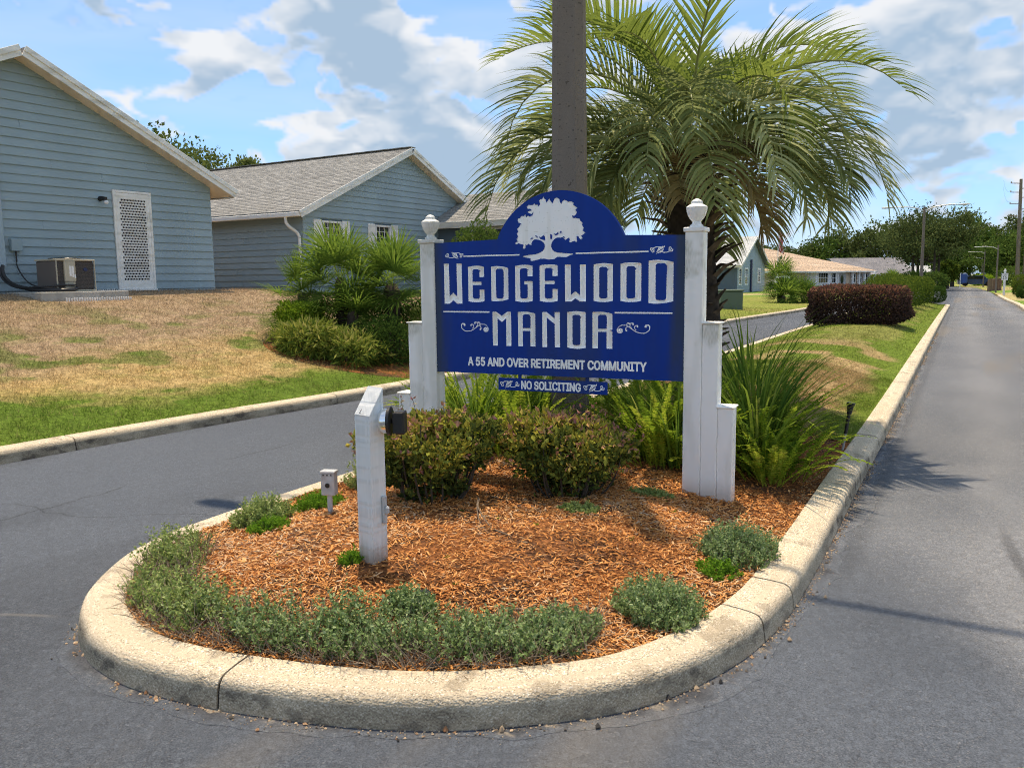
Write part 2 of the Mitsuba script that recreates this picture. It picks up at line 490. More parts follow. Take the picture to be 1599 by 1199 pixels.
def c_far(p, n, uv):
    n1 = FB(p.x * 0.12, p.y * 0.12, 0, 4)
    return MIX((0.12, 0.19, 0.03), (0.30, 0.25, 0.11), SS(0.40, 0.6, n1)) * (0.6 + 0.6 * N(p.x * 3, p.y * 3))


mat('far_ground', c_far, 0.95, specular=0.1)


def c_soil(p, n, uv):
    n1 = FB(p.x * 5, p.y * 5, 1, 4)
    return MIX((0.20, 0.080, 0.028), (0.09, 0.045, 0.024), SS(0.42, 0.68, n1)) * (0.35 + 1.1 * N(p.x * 70, p.y * 70))


mat('mulch_soil', c_soil, 0.95, specular=0.1)
leafmat('crumb', [(0.05, 0.045, 0.04), (0.22, 0.17, 0.12), (0.46, 0.35, 0.23), (0.50, 0.36, 0.22), (0.30, 0.14, 0.06)], trans=0, rough=0.9)
leafmat('chip', [(0.11, 0.050, 0.024), (0.32, 0.130, 0.040), (0.54, 0.228, 0.062), (0.64, 0.300, 0.088), (0.66, 0.40, 0.19), (0.58, 0.45, 0.30)], trans=0, rough=0.8, spec=0.2)


def c_white(p, n, uv):
    st = FB(p.x * 9 + p.y * 9, 0.5, p.z * 1.3, 4)
    gr = N(p.x * 160, p.y * 160, p.z * 40)
    mil = SS(0.52, 0.72, FB(p.x * 5, p.y * 5, p.z * 4 + 3, 4)) * SS(0.4, 1.3, p.z)
    c = MIX((0.80, 0.79, 0.76), (0.66, 0.65, 0.60), SS(0.4, 0.75, st))
    c = MIX(c, (0.40, 0.39, 0.30), 0.55 * mil * (0.5 + gr))
    soil = SS(0.16, 0.0, p.z - 0.17 + 0.08 * (st - 0.5)) * 0.55
    return MIX(c, (0.45, 0.30, 0.19), soil)


mat('white_vinyl', c_white, 0.42)


def c_post(p, n, uv):
    gr = FB(p.x * 60, p.y * 60, p.z * 5, 3)
    row = SS(0.42, 0.58, N(p.z * 62, 3.3)) * SS(0.4, 0.6, N(p.x * 110 + p.y * 110, 4))
    c = MIX((0.72, 0.74, 0.73), (0.55, 0.57, 0.56), 0.7 * gr + 0.35 * row)
    c = MIX(c, (0.30, 0.20, 0.12), SS(0.12, -0.02, p.z - 0.2 - 0.09 * gr) * 0.8)
    return c


def b_post(p, n, uv):
    return FB(p.x * 60, p.y * 60, p.z * 5, 3) + 0.5 * SS(0.4, 0.6, N(p.z * 62, 3.3))


mat('post_paint', c_post, 0.6, bump=b_post, bscale=0.003)


def c_blue(p, n, uv):
    gr = FB(p.x * 22, p.y * 22, p.z * 2.2, 4)
    wx = SS(0.53, 0.75, FB(p.x * 3.1 + 2, 1.0, p.z * 0.9, 4)) * 0.55
    c = MIX((0.002, 0.037, 0.275), (0.002, 0.028, 0.215), gr)
    # chalky weathering that creeps in from both ends of the board
    u = p.x + 3.395
    ed = dr.maximum(SS(0.16, 0.0, u + 0.12 * (gr - 0.5)), SS(1.68, 1.83, u + 0.12 * (gr - 0.5)))
    return MIX(c, (0.032, 0.048, 0.075), dr.clip(wx * 0.7 + ed * 0.9, 0, 1))


mat('sign_blue', c_blue, 0.5, specular=0.22)


def c_letter(p, n, uv):
    st = SS(0.50, 0.75, FB(p.x * 22, 2.0, p.z * 1.6, 3))
    sp = SS(0.86, 0.93, N(p.x * 90, 1, p.z * 90))
    c = MIX((0.88, 0.88, 0.86), (0.72, 0.70, 0.62), 0.40 * st)
    return MIX(c, (0.40, 0.38, 0.30), 0.30 * sp)


mat('letter_white', c_letter, 0.5)


def c_siding(p, n, uv):
    gr = FB(p.y * 6, p.x * 6, p.z * 60, 3)
    st = FB(p.y * 1.3, 2.2, p.z * 0.5, 3)
    c = MIX((0.235, 0.310, 0.338), (0.275, 0.350, 0.378), 0.55 * uv.x + 0.45 * gr)
    return c * (0.86 + 0.28 * st)


mat('siding', c_siding, 0.5, bump=lambda p, n, uv: FB(p.y * 6, p.x * 6, p.z * 60, 3), bscale=0.004, specular=0.5)
mat('siding_back', (0.10, 0.135, 0.16), 0.8)
mat('trim_white', lambda p, n, uv: MIX((0.76, 0.75, 0.71), (0.58, 0.56, 0.50), SS(0.45, 0.8, FB(p.x * 2, p.y * 2, p.z * 9, 3))), 0.5)
mat('soffit', lambda p, n, uv: MIX((0.70, 0.62, 0.50), (0.58, 0.50, 0.40), N(p.y * 7 + p.x * 7, 1)), 0.7)
leafmat('shingle', [(0.185, 0.182, 0.170), (0.225, 0.222, 0.208), (0.255, 0.252, 0.236), (0.30, 0.296, 0.278)], trans=0, rough=0.9, spec=0.15,
        extra=lambda c, p, n, uv: c * (0.88 + 0.24 * N(p.x * 60, p.y * 60, p.z * 60)))
leafmat('shingle_pink', [(0.41, 0.315, 0.225), (0.50, 0.385, 0.28)], trans=0, rough=0.9, spec=0.15)
leafmat('shingle_grey', [(0.17, 0.17, 0.18), (0.23, 0.22, 0.225)], trans=0, rough=0.9, spec=0.15, extra=lambda c, p, n, uv: c * (0.7 + 0.6 * FB(p.x * 0.7, p.y * 0.7, p.z, 3)))
leafmat('shingle_pale', [(0.40, 0.41, 0.40), (0.50, 0.51, 0.50)], trans=0, rough=0.9, spec=0.15)
mat('glass_dark', (0.02, 0.024, 0.028), 0.06, specular=0.6)
mat('interior_dark', (0.025, 0.025, 0.027), 0.9)
mat('black_plastic', (0.018, 0.018, 0.019), 0.38)
mat('grey_metal', (0.42, 0.42, 0.42), 0.4, metallic=0.6)
mat('chrome', (0.85, 0.85, 0.85), 0.12, metallic=1.0)
mat('grey_pvc', lambda p, n, uv: MIX((0.50, 0.51, 0.51), (0.36, 0.36, 0.35), N(p.x * 50, p.y * 50, p.z * 30)), 0.5)
mat('ac_beige', lambda p, n, uv: MIX((0.46, 0.42, 0.32), (0.38, 0.35, 0.27), FB(p.x * 5, p.y * 5, p.z * 5, 3)), 0.5)
mat('ac_coil', (0.13, 0.112, 0.10), 0.8)
mat('label_white', (0.75, 0.75, 0.74), 0.5)
mat('badge_blue', (0.02, 0.03, 0.09), 0.4)
mat('conduit', (0.30, 0.38, 0.42), 0.5)
mat('slab_grey', lambda p, n, uv: MIX((0.45, 0.43, 0.38), (0.30, 0.29, 0.26), FB(p.x * 8, p.y * 8, 0, 3)), 0.9)


def c_concrete(p, n, uv):
    n1 = FB(p.x * 5, p.y * 5, p.z * 1.6, 4)
    pit = SS(0.80, 0.88, N(p.x * 60, p.y * 60, p.z * 60))
    c = MIX((0.150, 0.122, 0.098), (0.215, 0.180, 0.148), n1) * (0.85 + 0.3 * N(p.x * 200, p.y * 200, p.z * 200))
    return MIX(c, (0.07, 0.055, 0.045), 0.7 * pit)


mat('pole_concrete', c_concrete, 0.9, specular=0.2)
mat('lamp_metal', (0.50, 0.51, 0.50), 0.45, metallic=0.3)
mat('pole_wood', lambda p, n, uv: MIX((0.16, 0.12, 0.085), (0.26, 0.21, 0.16), N(p.x * 30, p.y * 30, p.z * 2)), 0.9)
mat('green_box', (0.10, 0.135, 0.09), 0.55)
mat('brick_red', lambda p, n, uv: MIX((0.19, 0.07, 0.045), (0.26, 0.11, 0.07), N(p.x * 6, p.y * 6, p.z * 14)), 0.9)
mat('cream_wall', (0.62, 0.50, 0.36), 0.8)
mat('tan_wall', (0.45, 0.38, 0.26), 0.8)
mat('flag_red', lambda p, n, uv: MIX((0.50, 0.045, 0.05), (0.70, 0.62, 0.60), SS(0.42, 0.58, 0.5 + 0.5 * dr.sin(uv.y * 44))), 0.8)
mat('paint_white', (0.78, 0.78, 0.77), 0.5)
mat('paint_blue', (0.04, 0.09, 0.30), 0.4)
mat('fence_brown', lambda p, n, uv: MIX((0.11, 0.06, 0.04), (0.20, 0.12, 0.08), uv.x), 0.9)
mat('car_blue', (0.035, 0.075, 0.20), 0.3, clearcoat=0.6)
mat('tyre', (0.02, 0.02, 0.02), 0.8)

leafmat('palm_leaf', [(0.10, 0.125, 0.045), (0.20, 0.24, 0.085), (0.33, 0.37, 0.14), (0.52, 0.54, 0.27)], trans=0.85, rough=0.26)
leafmat('palm_young', [(0.13, 0.18, 0.035), (0.20, 0.26, 0.05), (0.29, 0.34, 0.07)], trans=1.0, rough=0.30)
leafmat('palm_dry', [(0.38, 0.29, 0.13), (0.46, 0.38, 0.20), (0.33, 0.22, 0.10)], trans=0.5, rough=0.6)
leafmat('palm_rachis', [(0.20, 0.22, 0.07), (0.27, 0.27, 0.10)], trans=0, rough=0.5)
leafmat('palm_boot', [(0.030, 0.022, 0.016), (0.075, 0.052, 0.036), (0.13, 0.095, 0.06)], trans=0, rough=0.9, extra=lambda c, p, n, uv: c * (0.55 + 0.9 * N(p.x * 40, p.y * 40, p.z * 9)))
leafmat('palm_trunk', [(0.028, 0.02, 0.015), (0.05, 0.037, 0.026)], trans=0, rough=0.95, extra=lambda c, p, n, uv: c * (0.5 + 1.0 * N(p.x * 30, p.y * 30, p.z * 30)))
leafmat('fan_leaf', [(0.06, 0.115, 0.025), (0.12, 0.20, 0.035), (0.22, 0.32, 0.045), (0.38, 0.46, 0.09)], trans=0.8, rough=0.28)
leafmat('fern_leaf', [(0.11, 0.19, 0.018), (0.20, 0.31, 0.025), (0.32, 0.42, 0.035), (0.46, 0.50, 0.07)], trans=0.9, rough=0.33)
leafmat('strap_leaf', [(0.06, 0.12, 0.022), (0.125, 0.215, 0.032), (0.24, 0.33, 0.045), (0.44, 0.42, 0.12)], trans=0.75, rough=0.4)
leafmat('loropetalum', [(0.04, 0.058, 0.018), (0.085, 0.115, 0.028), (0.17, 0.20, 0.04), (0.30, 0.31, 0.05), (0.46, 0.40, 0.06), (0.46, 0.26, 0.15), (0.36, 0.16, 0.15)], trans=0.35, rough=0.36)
leafmat('purple_leaf', [(0.035, 0.028, 0.024), (0.070, 0.045, 0.040), (0.105, 0.06, 0.05), (0.13, 0.125, 0.05)], trans=0.4, rough=0.4)
leafmat('purple_tip', [(0.14, 0.075, 0.05), (0.25, 0.105, 0.075), (0.34, 0.19, 0.10)], trans=0.5, rough=0.4)
leafmat('hedge_leaf', [(0.05, 0.085, 0.018), (0.10, 0.15, 0.022), (0.18, 0.22, 0.03)], trans=0.55, rough=0.4)
leafmat('hedge_dark', [(0.03, 0.06, 0.015), (0.055, 0.10, 0.02), (0.085, 0.14, 0.025)], trans=0.5, rough=0.4)
leafmat('bright_leaf', [(0.16, 0.27, 0.02), (0.26, 0.38, 0.03), (0.36, 0.46, 0.04)], trans=0.7, rough=0.4)
leafmat('shrub_leaf', [(0.06, 0.10, 0.02), (0.15, 0.21, 0.035), (0.31, 0.34, 0.06), (0.50, 0.46, 0.16)], trans=0.6, rough=0.4)
leafmat('groundcover', [(0.075, 0.12, 0.03), (0.17, 0.24, 0.06), (0.29, 0.37, 0.11), (0.44, 0.48, 0.20)], trans=0.5, rough=0.55)
leafmat('groundcover_grey', [(0.060, 0.095, 0.030), (0.135, 0.205, 0.062), (0.235, 0.325, 0.12), (0.40, 0.465, 0.24)], trans=0.4, rough=0.6)
leafmat('groundcover_lime', [(0.11, 0.24, 0.02), (0.19, 0.34, 0.03)], trans=0.6, rough=0.5)
leafmat('dry_twig', [(0.20, 0.15, 0.10), (0.33, 0.26, 0.18), (0.12, 0.085, 0.055)], trans=0, rough=0.9)
leafmat('dry_leaf', [(0.36, 0.22, 0.10), (0.48, 0.33, 0.17), (0.22, 0.13, 0.07)], trans=0.3, rough=0.7)
leafmat('oak_leaf', [(0.05, 0.07, 0.026), (0.09, 0.12, 0.04), (0.145, 0.18, 0.06), (0.20, 0.235, 0.085)], trans=0.45, rough=0.45)
leafmat('tree_leaf', [(0.040, 0.075, 0.018), (0.075, 0.125, 0.027), (0.125, 0.19, 0.038), (0.18, 0.25, 0.055)], trans=0.5, rough=0.45)
leafmat('pale_leaf', [(0.08, 0.11, 0.035), (0.15, 0.185, 0.055), (0.23, 0.265, 0.08)], trans=0.6, rough=0.45)
leafmat('bark', [(0.05, 0.04, 0.03), (0.08, 0.065, 0.05)], trans=0, rough=0.95, extra=lambda c, p, n, uv: c * (0.6 + 0.8 * N(p.x * 20, p.y * 20, p.z * 5)))

# ------------------------------------------------------------------ ground, roads, kerbs
OUT = spl([(-.62, 47), (-.64, 30), (-.63, 17), (-.62, 10), (-.63, 7.6), (-.637, 6.4), (-.637, 5.2), (-.645, 4.4), (-.66, 3.95), (-.72, 3.5), (-.85, 3.08), (-1.02, 2.78), (-1.25, 2.56),
           (-1.58, 2.33), (-1.87, 2.205), (-2.155, 2.125), (-2.43, 2.07), (-2.62, 2.045), (-2.85, 2.035), (-3.12, 2.075), (-3.42, 2.2), (-3.69, 2.4), (-3.92, 2.68), (-4.1, 3.0), (-4.19, 3.35),
           (-4.22, 3.8), (-4.23, 4.5), (-4.23, 8), (-4.25, 20), (-4.25, 47)], step=0.04)
ISLAND = Polygon(OUT).buffer(0)
INNER = ISLAND.buffer(-0.205)
_inner_line = LineString(np.array(INNER.exterior.coords))


def edge_dist(x, y):
    import shapely
    return shapely.distance(shapely.points(x, y), _inner_line)


def z_island(x, y):
    t = edge_dist(x, y)
    far = sstep(7.6, 10.5, y)
    z = 0.115 + (0.115 + 0.10 * far) * sstep(0.0, 0.95 + 0.2 * far, t)
    return z + 0.018 * (vfbm(np.stack([x * 2.2, y * 2.2, 0 * x], -1), 3, 5) - 0.5) * np.minimum(t * 4, 1)


LK = spl([(-7.95, -8), (-7.8, 0), (-7.62, 3.4), (-7.55, 5.0), (-7.45, 6.5), (-7.2, 8.7), (-7.1, 10), (-7.08, 14), (-7.1, 20), (-7.15, 29), (-6.9, 34), (-6.55, 39), (-6.4, 46), (-6.5, 60), (-7.6, 80), (-10, 98), (-18, 112)], step=0.1)
RK = spl([(2.30, -8), (2.28, 20), (2.24, 41), (2.27, 47), (2.10, 58), (2.02, 69)], step=0.25)


def left_edge(y):
    return np.interp(y, LK[:, 1], LK[:, 0]) - 0.21


def z_left(x, y):
    d = np.maximum(left_edge(y) - x, 0)
    f = 1 - 0.80 * sstep(24, 42, y)
    z = 0.115 + f * 1.32 * np.clip(d / 7.9, 0, 1) ** 1.05 - 0.16 * f * sstep(15, 17.5, y) * np.clip(d / 7.9, 0, 1)
    return z + 0.03 * (vfbm(np.stack([x * 1.1, y * 1.1, 0 * x], -1), 3, 15) - 0.5) * np.minimum(d, 1)


flat = lambda c: (lambda x, y: np.full(np.shape(x), float(c)))
g = MB().add([(-2500, -2500, -.06), (2500, -2500, -.06), (2500, 2500, -.06), (-2500, 2500, -.06)], [[0, 1, 2], [0, 2, 3]])
obj('ground', g, 'mat_far_ground', kind='structure')
road_poly = unary_union([Polygon([*LK.tolist(), (-18, 150), (-3, 132), (1.2, 111), (2.0, 84), *RK[::-1].tolist()]), sbox(-40, -40, 40, 0.5)]).buffer(0)
obj('road', sheet(road_poly, flat(0.0), 2.0), 'mat_asphalt', kind='structure')

band = []
for i in range(0, len(OUT)):
    if OUT[i, 1] > 16:
        continue
    t_ = unit(OUT[min(i + 1, len(OUT) - 1)] - OUT[max(i - 1, 0)])
    o_ = np.array([-t_[1], t_[0]])
    o_ = o_ if not ISLAND.contains(Point(*(OUT[i] + o_ * .05))) else -o_
    w_ = (.03 + .26 * max(0, float(vfbm(A3(OUT[i, 0] * 1.3, OUT[i, 1] * 1.3, 7), 3, 2)) - .34) + .035 * float(vnoise(A3(OUT[i, 0] * 13, OUT[i, 1] * 13, 2))))
    band.append((OUT[i] - o_ * .03, OUT[i] + o_ * w_))
band = np.array(band)
m_ = len(band)
i_ = np.arange(m_ - 1)
obj('asphalt_seam', MB().add(np.concatenate([np.column_stack([band[:, 0], np.full(m_, .005)]), np.column_stack([band[:, 1], np.full(m_, .0012)])]), np.stack([i_, i_ + m_, i_ + m_ + 1, i_ + 1], 1), .5, np.r_[np.zeros(m_), np.ones(m_)]), 'mat_asphalt_dark', kind='structure')

PROFILE = np.array([(-.004, -.02), (0.004, .04), (.010, .078), (.018, .100), (.030, .1135), (.046, .1205), (.070, .1245), (.12, .128), (.197, .130), (.208, .126), (.214, .06), (.214, -.02)])


def kerb(name, path, cuts, left, label_far=None, prof=PROFILE):
    """a rolled kerb along the path of its foot, cast in sections; left: the side of the travel direction its back stands on"""
    s = np.r_[0, np.cumsum(np.linalg.norm(np.diff(path, axis=0), axis=1))]
    t = np.gradient(path, axis=0)
    t /= np.linalg.norm(t, axis=1, keepdims=True)
    nrm = np.column_stack([-t[:, 1], t[:, 0]]) * (1 if left else -1)
    key = say(uniq(name), kind='structure')
    core = MB()
    k = len(prof)

    def loft(mb, ids, pr, dz, lift=0):
        rows = []
        for i in ids:
            xy = np.array([np.interp(i, s, path[:, 0]), np.interp(i, s, path[:, 1])])
            nn = unit(np.array([np.interp(i, s, nrm[:, 0]), np.interp(i, s, nrm[:, 1])]))
            rows.append(np.column_stack([xy + nn * pr[:, :1], pr[:, 1] + dz]))
        V = np.array(rows)
        m = len(ids)
        a, b = np.meshgrid(np.arange(m - 1), np.arange(k - 1), indexing='ij')
        q = np.stack([a * k + b, a * k + b + 1, (a + 1) * k + b + 1, (a + 1) * k + b], -1).reshape(-1, 4)
        if left:
            q = q[:, ::-1]
        mb.add(V.reshape(-1, 3), q)
        for e, flip in ((0, not left), (m - 1, left)):
            c = V[e].mean(0)
            i = np.arange(k - 1)
            f = np.stack([i, i + 1, i * 0 + k], 1)
            mb.add(np.vstack([V[e], c]), f[:, ::-1] if flip else f)

    ends = [0, *cuts, s[-1]]
    for a, b in zip(ends[:-1], ends[1:]):
        gap = 0.006
        step = 0.05 if b - a < 3.4 else 0.5
        ids = np.linspace(a + gap, b - gap, max(2, int((b - a) / step)))
        mb = MB()
        loft(mb, ids, prof * A3(1, 1)[None] if False else prof, rng.normal() * 0.0025)
        obj('section', mb, 'mat_kerb', key, smooth=38)
    inner = prof * np.array([0.93, 0.93]) + np.array([0.007, 0.0])
    loft(core, np.linspace(0.02, s[-1] - 0.02, max(40, int(s[-1] / 0.12))), inner, -0.004)
    obj('joint', core, 'mat_joint', key)
    return key


def arc_at(path, pts):
    s = np.r_[0, np.cumsum(np.linalg.norm(np.diff(path, axis=0), axis=1))]
    return sorted(float(s[np.argmin(np.hypot(path[:, 0] - x, path[:, 1] - y))]) for x, y in pts)


kerb('kerb', OUT, arc_at(OUT, [(-.63, y) for y in (43, 39, 35, 31, 27, 24, 21, 18, 15.5, 13, 10.6, 8.3, 6.6)] + [(-.65, 4.03), (-.69, 3.62), (-2.42, 2.07), (-4.2, 3.5)] + [(-4.23, y) for y in (6, 9, 12, 16, 20, 25, 30, 36, 42)]), False)
kerb('kerb', LK, arc_at(LK, [(-7.8, y) for y in (-5, -2, 1, 3.2, 5.02, 8.55, 12, 15, 18, 21, 24, 27, 30, 33, 36, 40, 44, 50, 56, 62, 70, 80, 90)]), True)
kerb('kerb', RK, arc_at(RK, [(2.2, y) for y in (0, 8, 16, 24, 32, 40, 44, 48, 52, 56, 60, 64)]), False)

so = OUT[(OUT[:, 1] < 26)]
mb = MB()
cr_ = so[rng.integers(0, len(so) - 1, 11000)]
tt = np.gradient(so, axis=0)
dist_ = rng.gamma(1.1, .018, 11000)
ii = rng.integers(1, len(so) - 1, 11000)
tg = unit(tt[ii])
oo = np.column_stack([-tg[:, 1], tg[:, 0]])
test = so[ii] + oo * .05
flip = shapely.contains_xy(ISLAND, test[:, 0], test[:, 1])
oo[flip] *= -1
cc = so[ii] + oo * dist_[:, None] + tg * rng.normal(0, .03, (11000, 1))
dens_ = vfbm(np.column_stack([cc * 1.6, 0 * dist_]), 3, 44)
cc = cc[dens_ > .43]
k = len(cc)
sz = rng.gamma(1.8, .0013, k) + .0010
OCT = np.array([(1, 0, 0), (-1, 0, 0), (0, 1, 0), (0, -1, 0), (0, 0, 1), (0, 0, -1)], float)
OF = np.array([(0, 2, 4), (2, 1, 4), (1, 3, 4), (3, 0, 4), (2, 0, 5), (1, 2, 5), (3, 1, 5), (0, 3, 5)])
vv = OCT[None] * rng.uniform(.6, 1.5, (k, 6, 1)) * sz[:, None, None] + np.column_stack([cc, sz * .5 + .002])[:, None]
mb.add(vv.reshape(-1, 3), (np.arange(k)[:, None, None] * 6 + OF[None]).reshape(-1, 3), np.repeat(rng.random(k), 6))
obj('loose_stones', mb, 'mat_crumb', label='small loose stones and bark crumbs lying at the foot of the kerb', cat='stones', kind='stuff')
bed_poly = INNER.intersection(sbox(-6, 0, 1, 8.2)).buffer(0)
lawn_med = INNER.intersection(sbox(-6, 7.9, 1, 50)).buffer(0)
obj('mulch_bed', sheet(bed_poly.buffer(0.006), z_island, 0.12), 'mat_mulch_soil', kind='structure', smooth=True)
obj('median_lawn', sheet(lawn_med.buffer(0.006), lambda x, y: z_island(x, y) + 0.004, 0.3), 'mat_lawn', kind='structure', smooth=True)
ll = [(left_edge(y) + 0.004, y) for y in np.arange(-8, 58, 0.4)]
lawn_left = Polygon([*ll, (-30, 58), (-30, -8)]).buffer(0)
obj('lawn', sheet(lawn_left, z_left, 0.6), 'mat_lawn', kind='structure', smooth=True)
vr = Polygon([(2.48, -8), (2.46, 30), (2.44, 41), (2.47, 47), (2.3, 58), (2.2, 69), (2.0, 84), (1.2, 111), (-3, 132), (-18, 150), (-18, 175), (60, 175), (60, -8)])
obj('verge', sheet(vr.buffer(0), lambda x, y: 0.02 + 0.10 * sstep(69, 60, y) + 0.25 * sstep(2.5, 7, x), 3.0), 'mat_far_ground', kind='structure', smooth=True)
fl = Polygon([(-6.9, 58), (-7.0, 70), (-7.9, 80), (-10.3, 98), (-19, 114), (-60, 122), (-60, 58)])
obj('lawn', sheet(fl, lambda x, y: 0.11 + 0.0 * x, 3.0), 'mat_far_ground', kind='structure', smooth=True)


def scatter(poly, n, seed):
    r = np.random.default_rng(seed)
    import shapely
    x0, y0, x1, y1 = poly.bounds
    out = []
    have = 0
    while have < n:
        p = np.column_stack([r.uniform(x0, x1, n * 2), r.uniform(y0, y1, n * 2)])
        p = p[shapely.contains_xy(poly, p[:, 0], p[:, 1])]
        out.append(p)
        have += len(p)
    return np.vstack(out)[:n]


def grass(name, poly, zf, bands, label):
    """blades as tapered single triangles; bands: (y0, y1, blades per square metre, length, width)"""
    mb = MB()
    for k, (y0, y1, dens, L, W) in enumerate(bands):
        reg = poly.intersection(sbox(-40, y0, 10, y1))
        p = scatter(reg, int(reg.area * dens), 100 + k)
        n = len(p)
        z = zf(p[:, 0], p[:, 1])
        clump = vfbm(np.column_stack([p * 5.5, z * 0]), 3, 3)
        keep = rng.random(n) < np.clip(3.2 * (clump - .22), .12, 1)
        p, z = p[keep], z[keep]
        n = len(p)
        a = rng.uniform(0, 2 * np.pi, n)
        tilt = rng.uniform(0.25, 1.45, n)
        d = np.column_stack([np.cos(a) * np.sin(tilt), np.sin(a) * np.sin(tilt), np.cos(tilt)])
        b = a + rng.uniform(0, np.pi, n)
        s = np.column_stack([np.cos(b), np.sin(b), 0 * b])
        l, w = (L * rng.uniform(0.5, 1.3, n))[:, None], (W * rng.uniform(0.6, 1.2, n))[:, None]
        base = np.column_stack([p, z - 0.004])
        v = np.stack([base + s * w / 2, base - s * w / 2, base + d * l], 1).reshape(-1, 3)
        mb.add(v, np.arange(3 * n).reshape(n, 3), np.repeat(rng.random(n), 3))
    obj(name, mb, 'mat_blade', label=label, cat='grass', kind='stuff')


grass('lawn_grass', Polygon([(left_edge(y) + 0.03, y) for y in np.arange(2, 40, 0.4)] + [(-15.7, 40), (-15.7, 2)]), z_left,
      [(2.5, 9, 2300, .070, .0058), (9, 16, 1500, .070, .0075), (16, 26, 500, .065, .011), (26, 40, 140, .07, .022)], 'patchy green, straw and dead brown lawn sloping up to the blue houses')
grass('median_grass', lawn_med.buffer(-0.02), lambda x, y: z_island(x, y), [(7.9, 13, 11000, .055, .005), (13, 20, 1300, .055, .007), (20, 46.5, 330, .06, .016)],
      'green and straw coloured grass on the long median beside the right lane')

# shredded bark on the mulch bed
near = bed_poly.intersection(sbox(-6, 0, 1, 5.6))
pts = np.vstack([scatter(near, 60000, 1), scatter(bed_poly.intersection(sbox(-6, 5.6, 1, 8.2)), 11000, 2)])
n = len(pts)
z = z_island(pts[:, 0], pts[:, 1])
thin = vfbm(np.column_stack([pts * 1.5, 0 * z]), 3, 9)
keep = rng.random(n) < 0.45 + 1.25 * np.clip((thin - 0.3) / 0.25, 0, 1)
pts, z = pts[keep], z[keep]
n = len(pts)
a = rng.uniform(0, 2 * np.pi, n)
pit = rng.normal(0, 0.22, n)
d = np.column_stack([np.cos(a) * np.cos(pit), np.sin(a) * np.cos(pit), np.sin(pit)])
s = unit(np.cross(d, np.tile([0, 0, 1.0], (n, 1)) + 0.25 * rng.normal(size=(n, 3))))
u = np.cross(s, d)
L, W, H = rng.gamma(2.6, 0.0095, n) + 0.007, rng.uniform(0.002, 0.0075, n) * (1 + .8 * (rng.random(n) < .12)), rng.uniform(0.001, 0.003, n)
c = np.column_stack([pts, z + rng.uniform(-0.002, 0.017, n)])
CH = np.array([(-1, -.35, 0), (-.5, -1, .9), (.55, -.8, 1), (1, .25, 0), (.45, 1, .8), (-.6, .75, 1), (-.3, 0, -1), (.3, 0, -1)])
CF = np.array([(0, 1, 5), (1, 2, 4), (1, 4, 5), (2, 3, 4), (0, 6, 1), (1, 6, 2), (2, 6, 7), (2, 7, 3), (3, 7, 4), (4, 7, 5), (5, 7, 6), (5, 6, 0)])
v = c[:, None] + CH[None, :, :1] * (d * L[:, None] / 2)[:, None] + CH[None, :, 1:2] * (s * W[:, None] / 2)[:, None] + CH[None, :, 2:] * (u * H[:, None])[:, None]
tone = np.clip(0.47 + 0.8 * (vfbm(np.column_stack([pts * 1.3, 0 * z]), 4, 19) - 0.47) + rng.normal(0, 0.21, n) - .22 * (pts[:, 1] > 5.6), 0, 1)
# the older brown mulch lies beside the ferns and along the kerb
mb = MB().add(v.reshape(-1, 3), (np.arange(n)[:, None, None] * 8 + CF[None]).reshape(-1, 3), np.repeat(tone, 8))
obj('bark_mulch', mb, 'mat_chip', label='orange shredded bark mulch covering the island bed round the sign', cat='mulch', kind='stuff')

# fallen brown leaves and twigs along the inside of the kerb
import shapely
ln = LineString(np.array(INNER.buffer(-0.05).exterior.coords))
q = np.array([ln.interpolate(x).coords[0] for x in rng.uniform(0, ln.length, 16000)])
q = q[q[:, 1] < 7]
q += rng.normal(0, 0.05, q.shape)
q = q[shapely.contains_xy(INNER, q[:, 0], q[:, 1])]
n = len(q)
b = np.column_stack([q, z_island(q[:, 0], q[:, 1]) + 0.006])
a = rng.uniform(0, 6.28, n)
d = unit(np.column_stack([np.cos(a), np.sin(a), rng.uniform(-.05, .4, n)]))
mb = add_leaves(MB(), b, d, perp(d), rng.uniform(.012, .035, n), rng.uniform(.005, .016, n), 0.2)
obj('leaf_litter', mb, 'mat_dry_leaf', label='dry brown leaves caught along the inside of the kerb', cat='dry leaves', kind='stuff')

# ------------------------------------------------------------------ the community sign
SU = A3(math.cos(math.radians(3.32)), math.sin(math.radians(3.32)), 0)
SN = A3(SU[1], -SU[0], 0)                       # faces the viewer
SO = A3(-3.395, 5.099, 0)
SF = frame(SO, SU, SN, [0, 0, 1])               # x along the sign, y out of its face, z up


def arc_pts(x0, z0, x1, z1, bulge, n=9):
    t = np.linspace(0, 1, n)
    return list(zip(x0 + (x1 - x0) * t, z0 + (z1 - z0) * t + bulge * 4 * t * (1 - t)))


def ringO(x0, x1, z0, z1, b, drop=0.0):
    """a letter's outline: straight sides, bowed head and foot"""
    return Polygon([(x0, z0), *arc_pts(x0, z0, x1, z0 + drop, -b)[1:-1], (x1, z0 + drop), (x1, z1 - drop), *arc_pts(x1, z1 - drop, x0, z1, b)[1:-1], (x0, z1)])


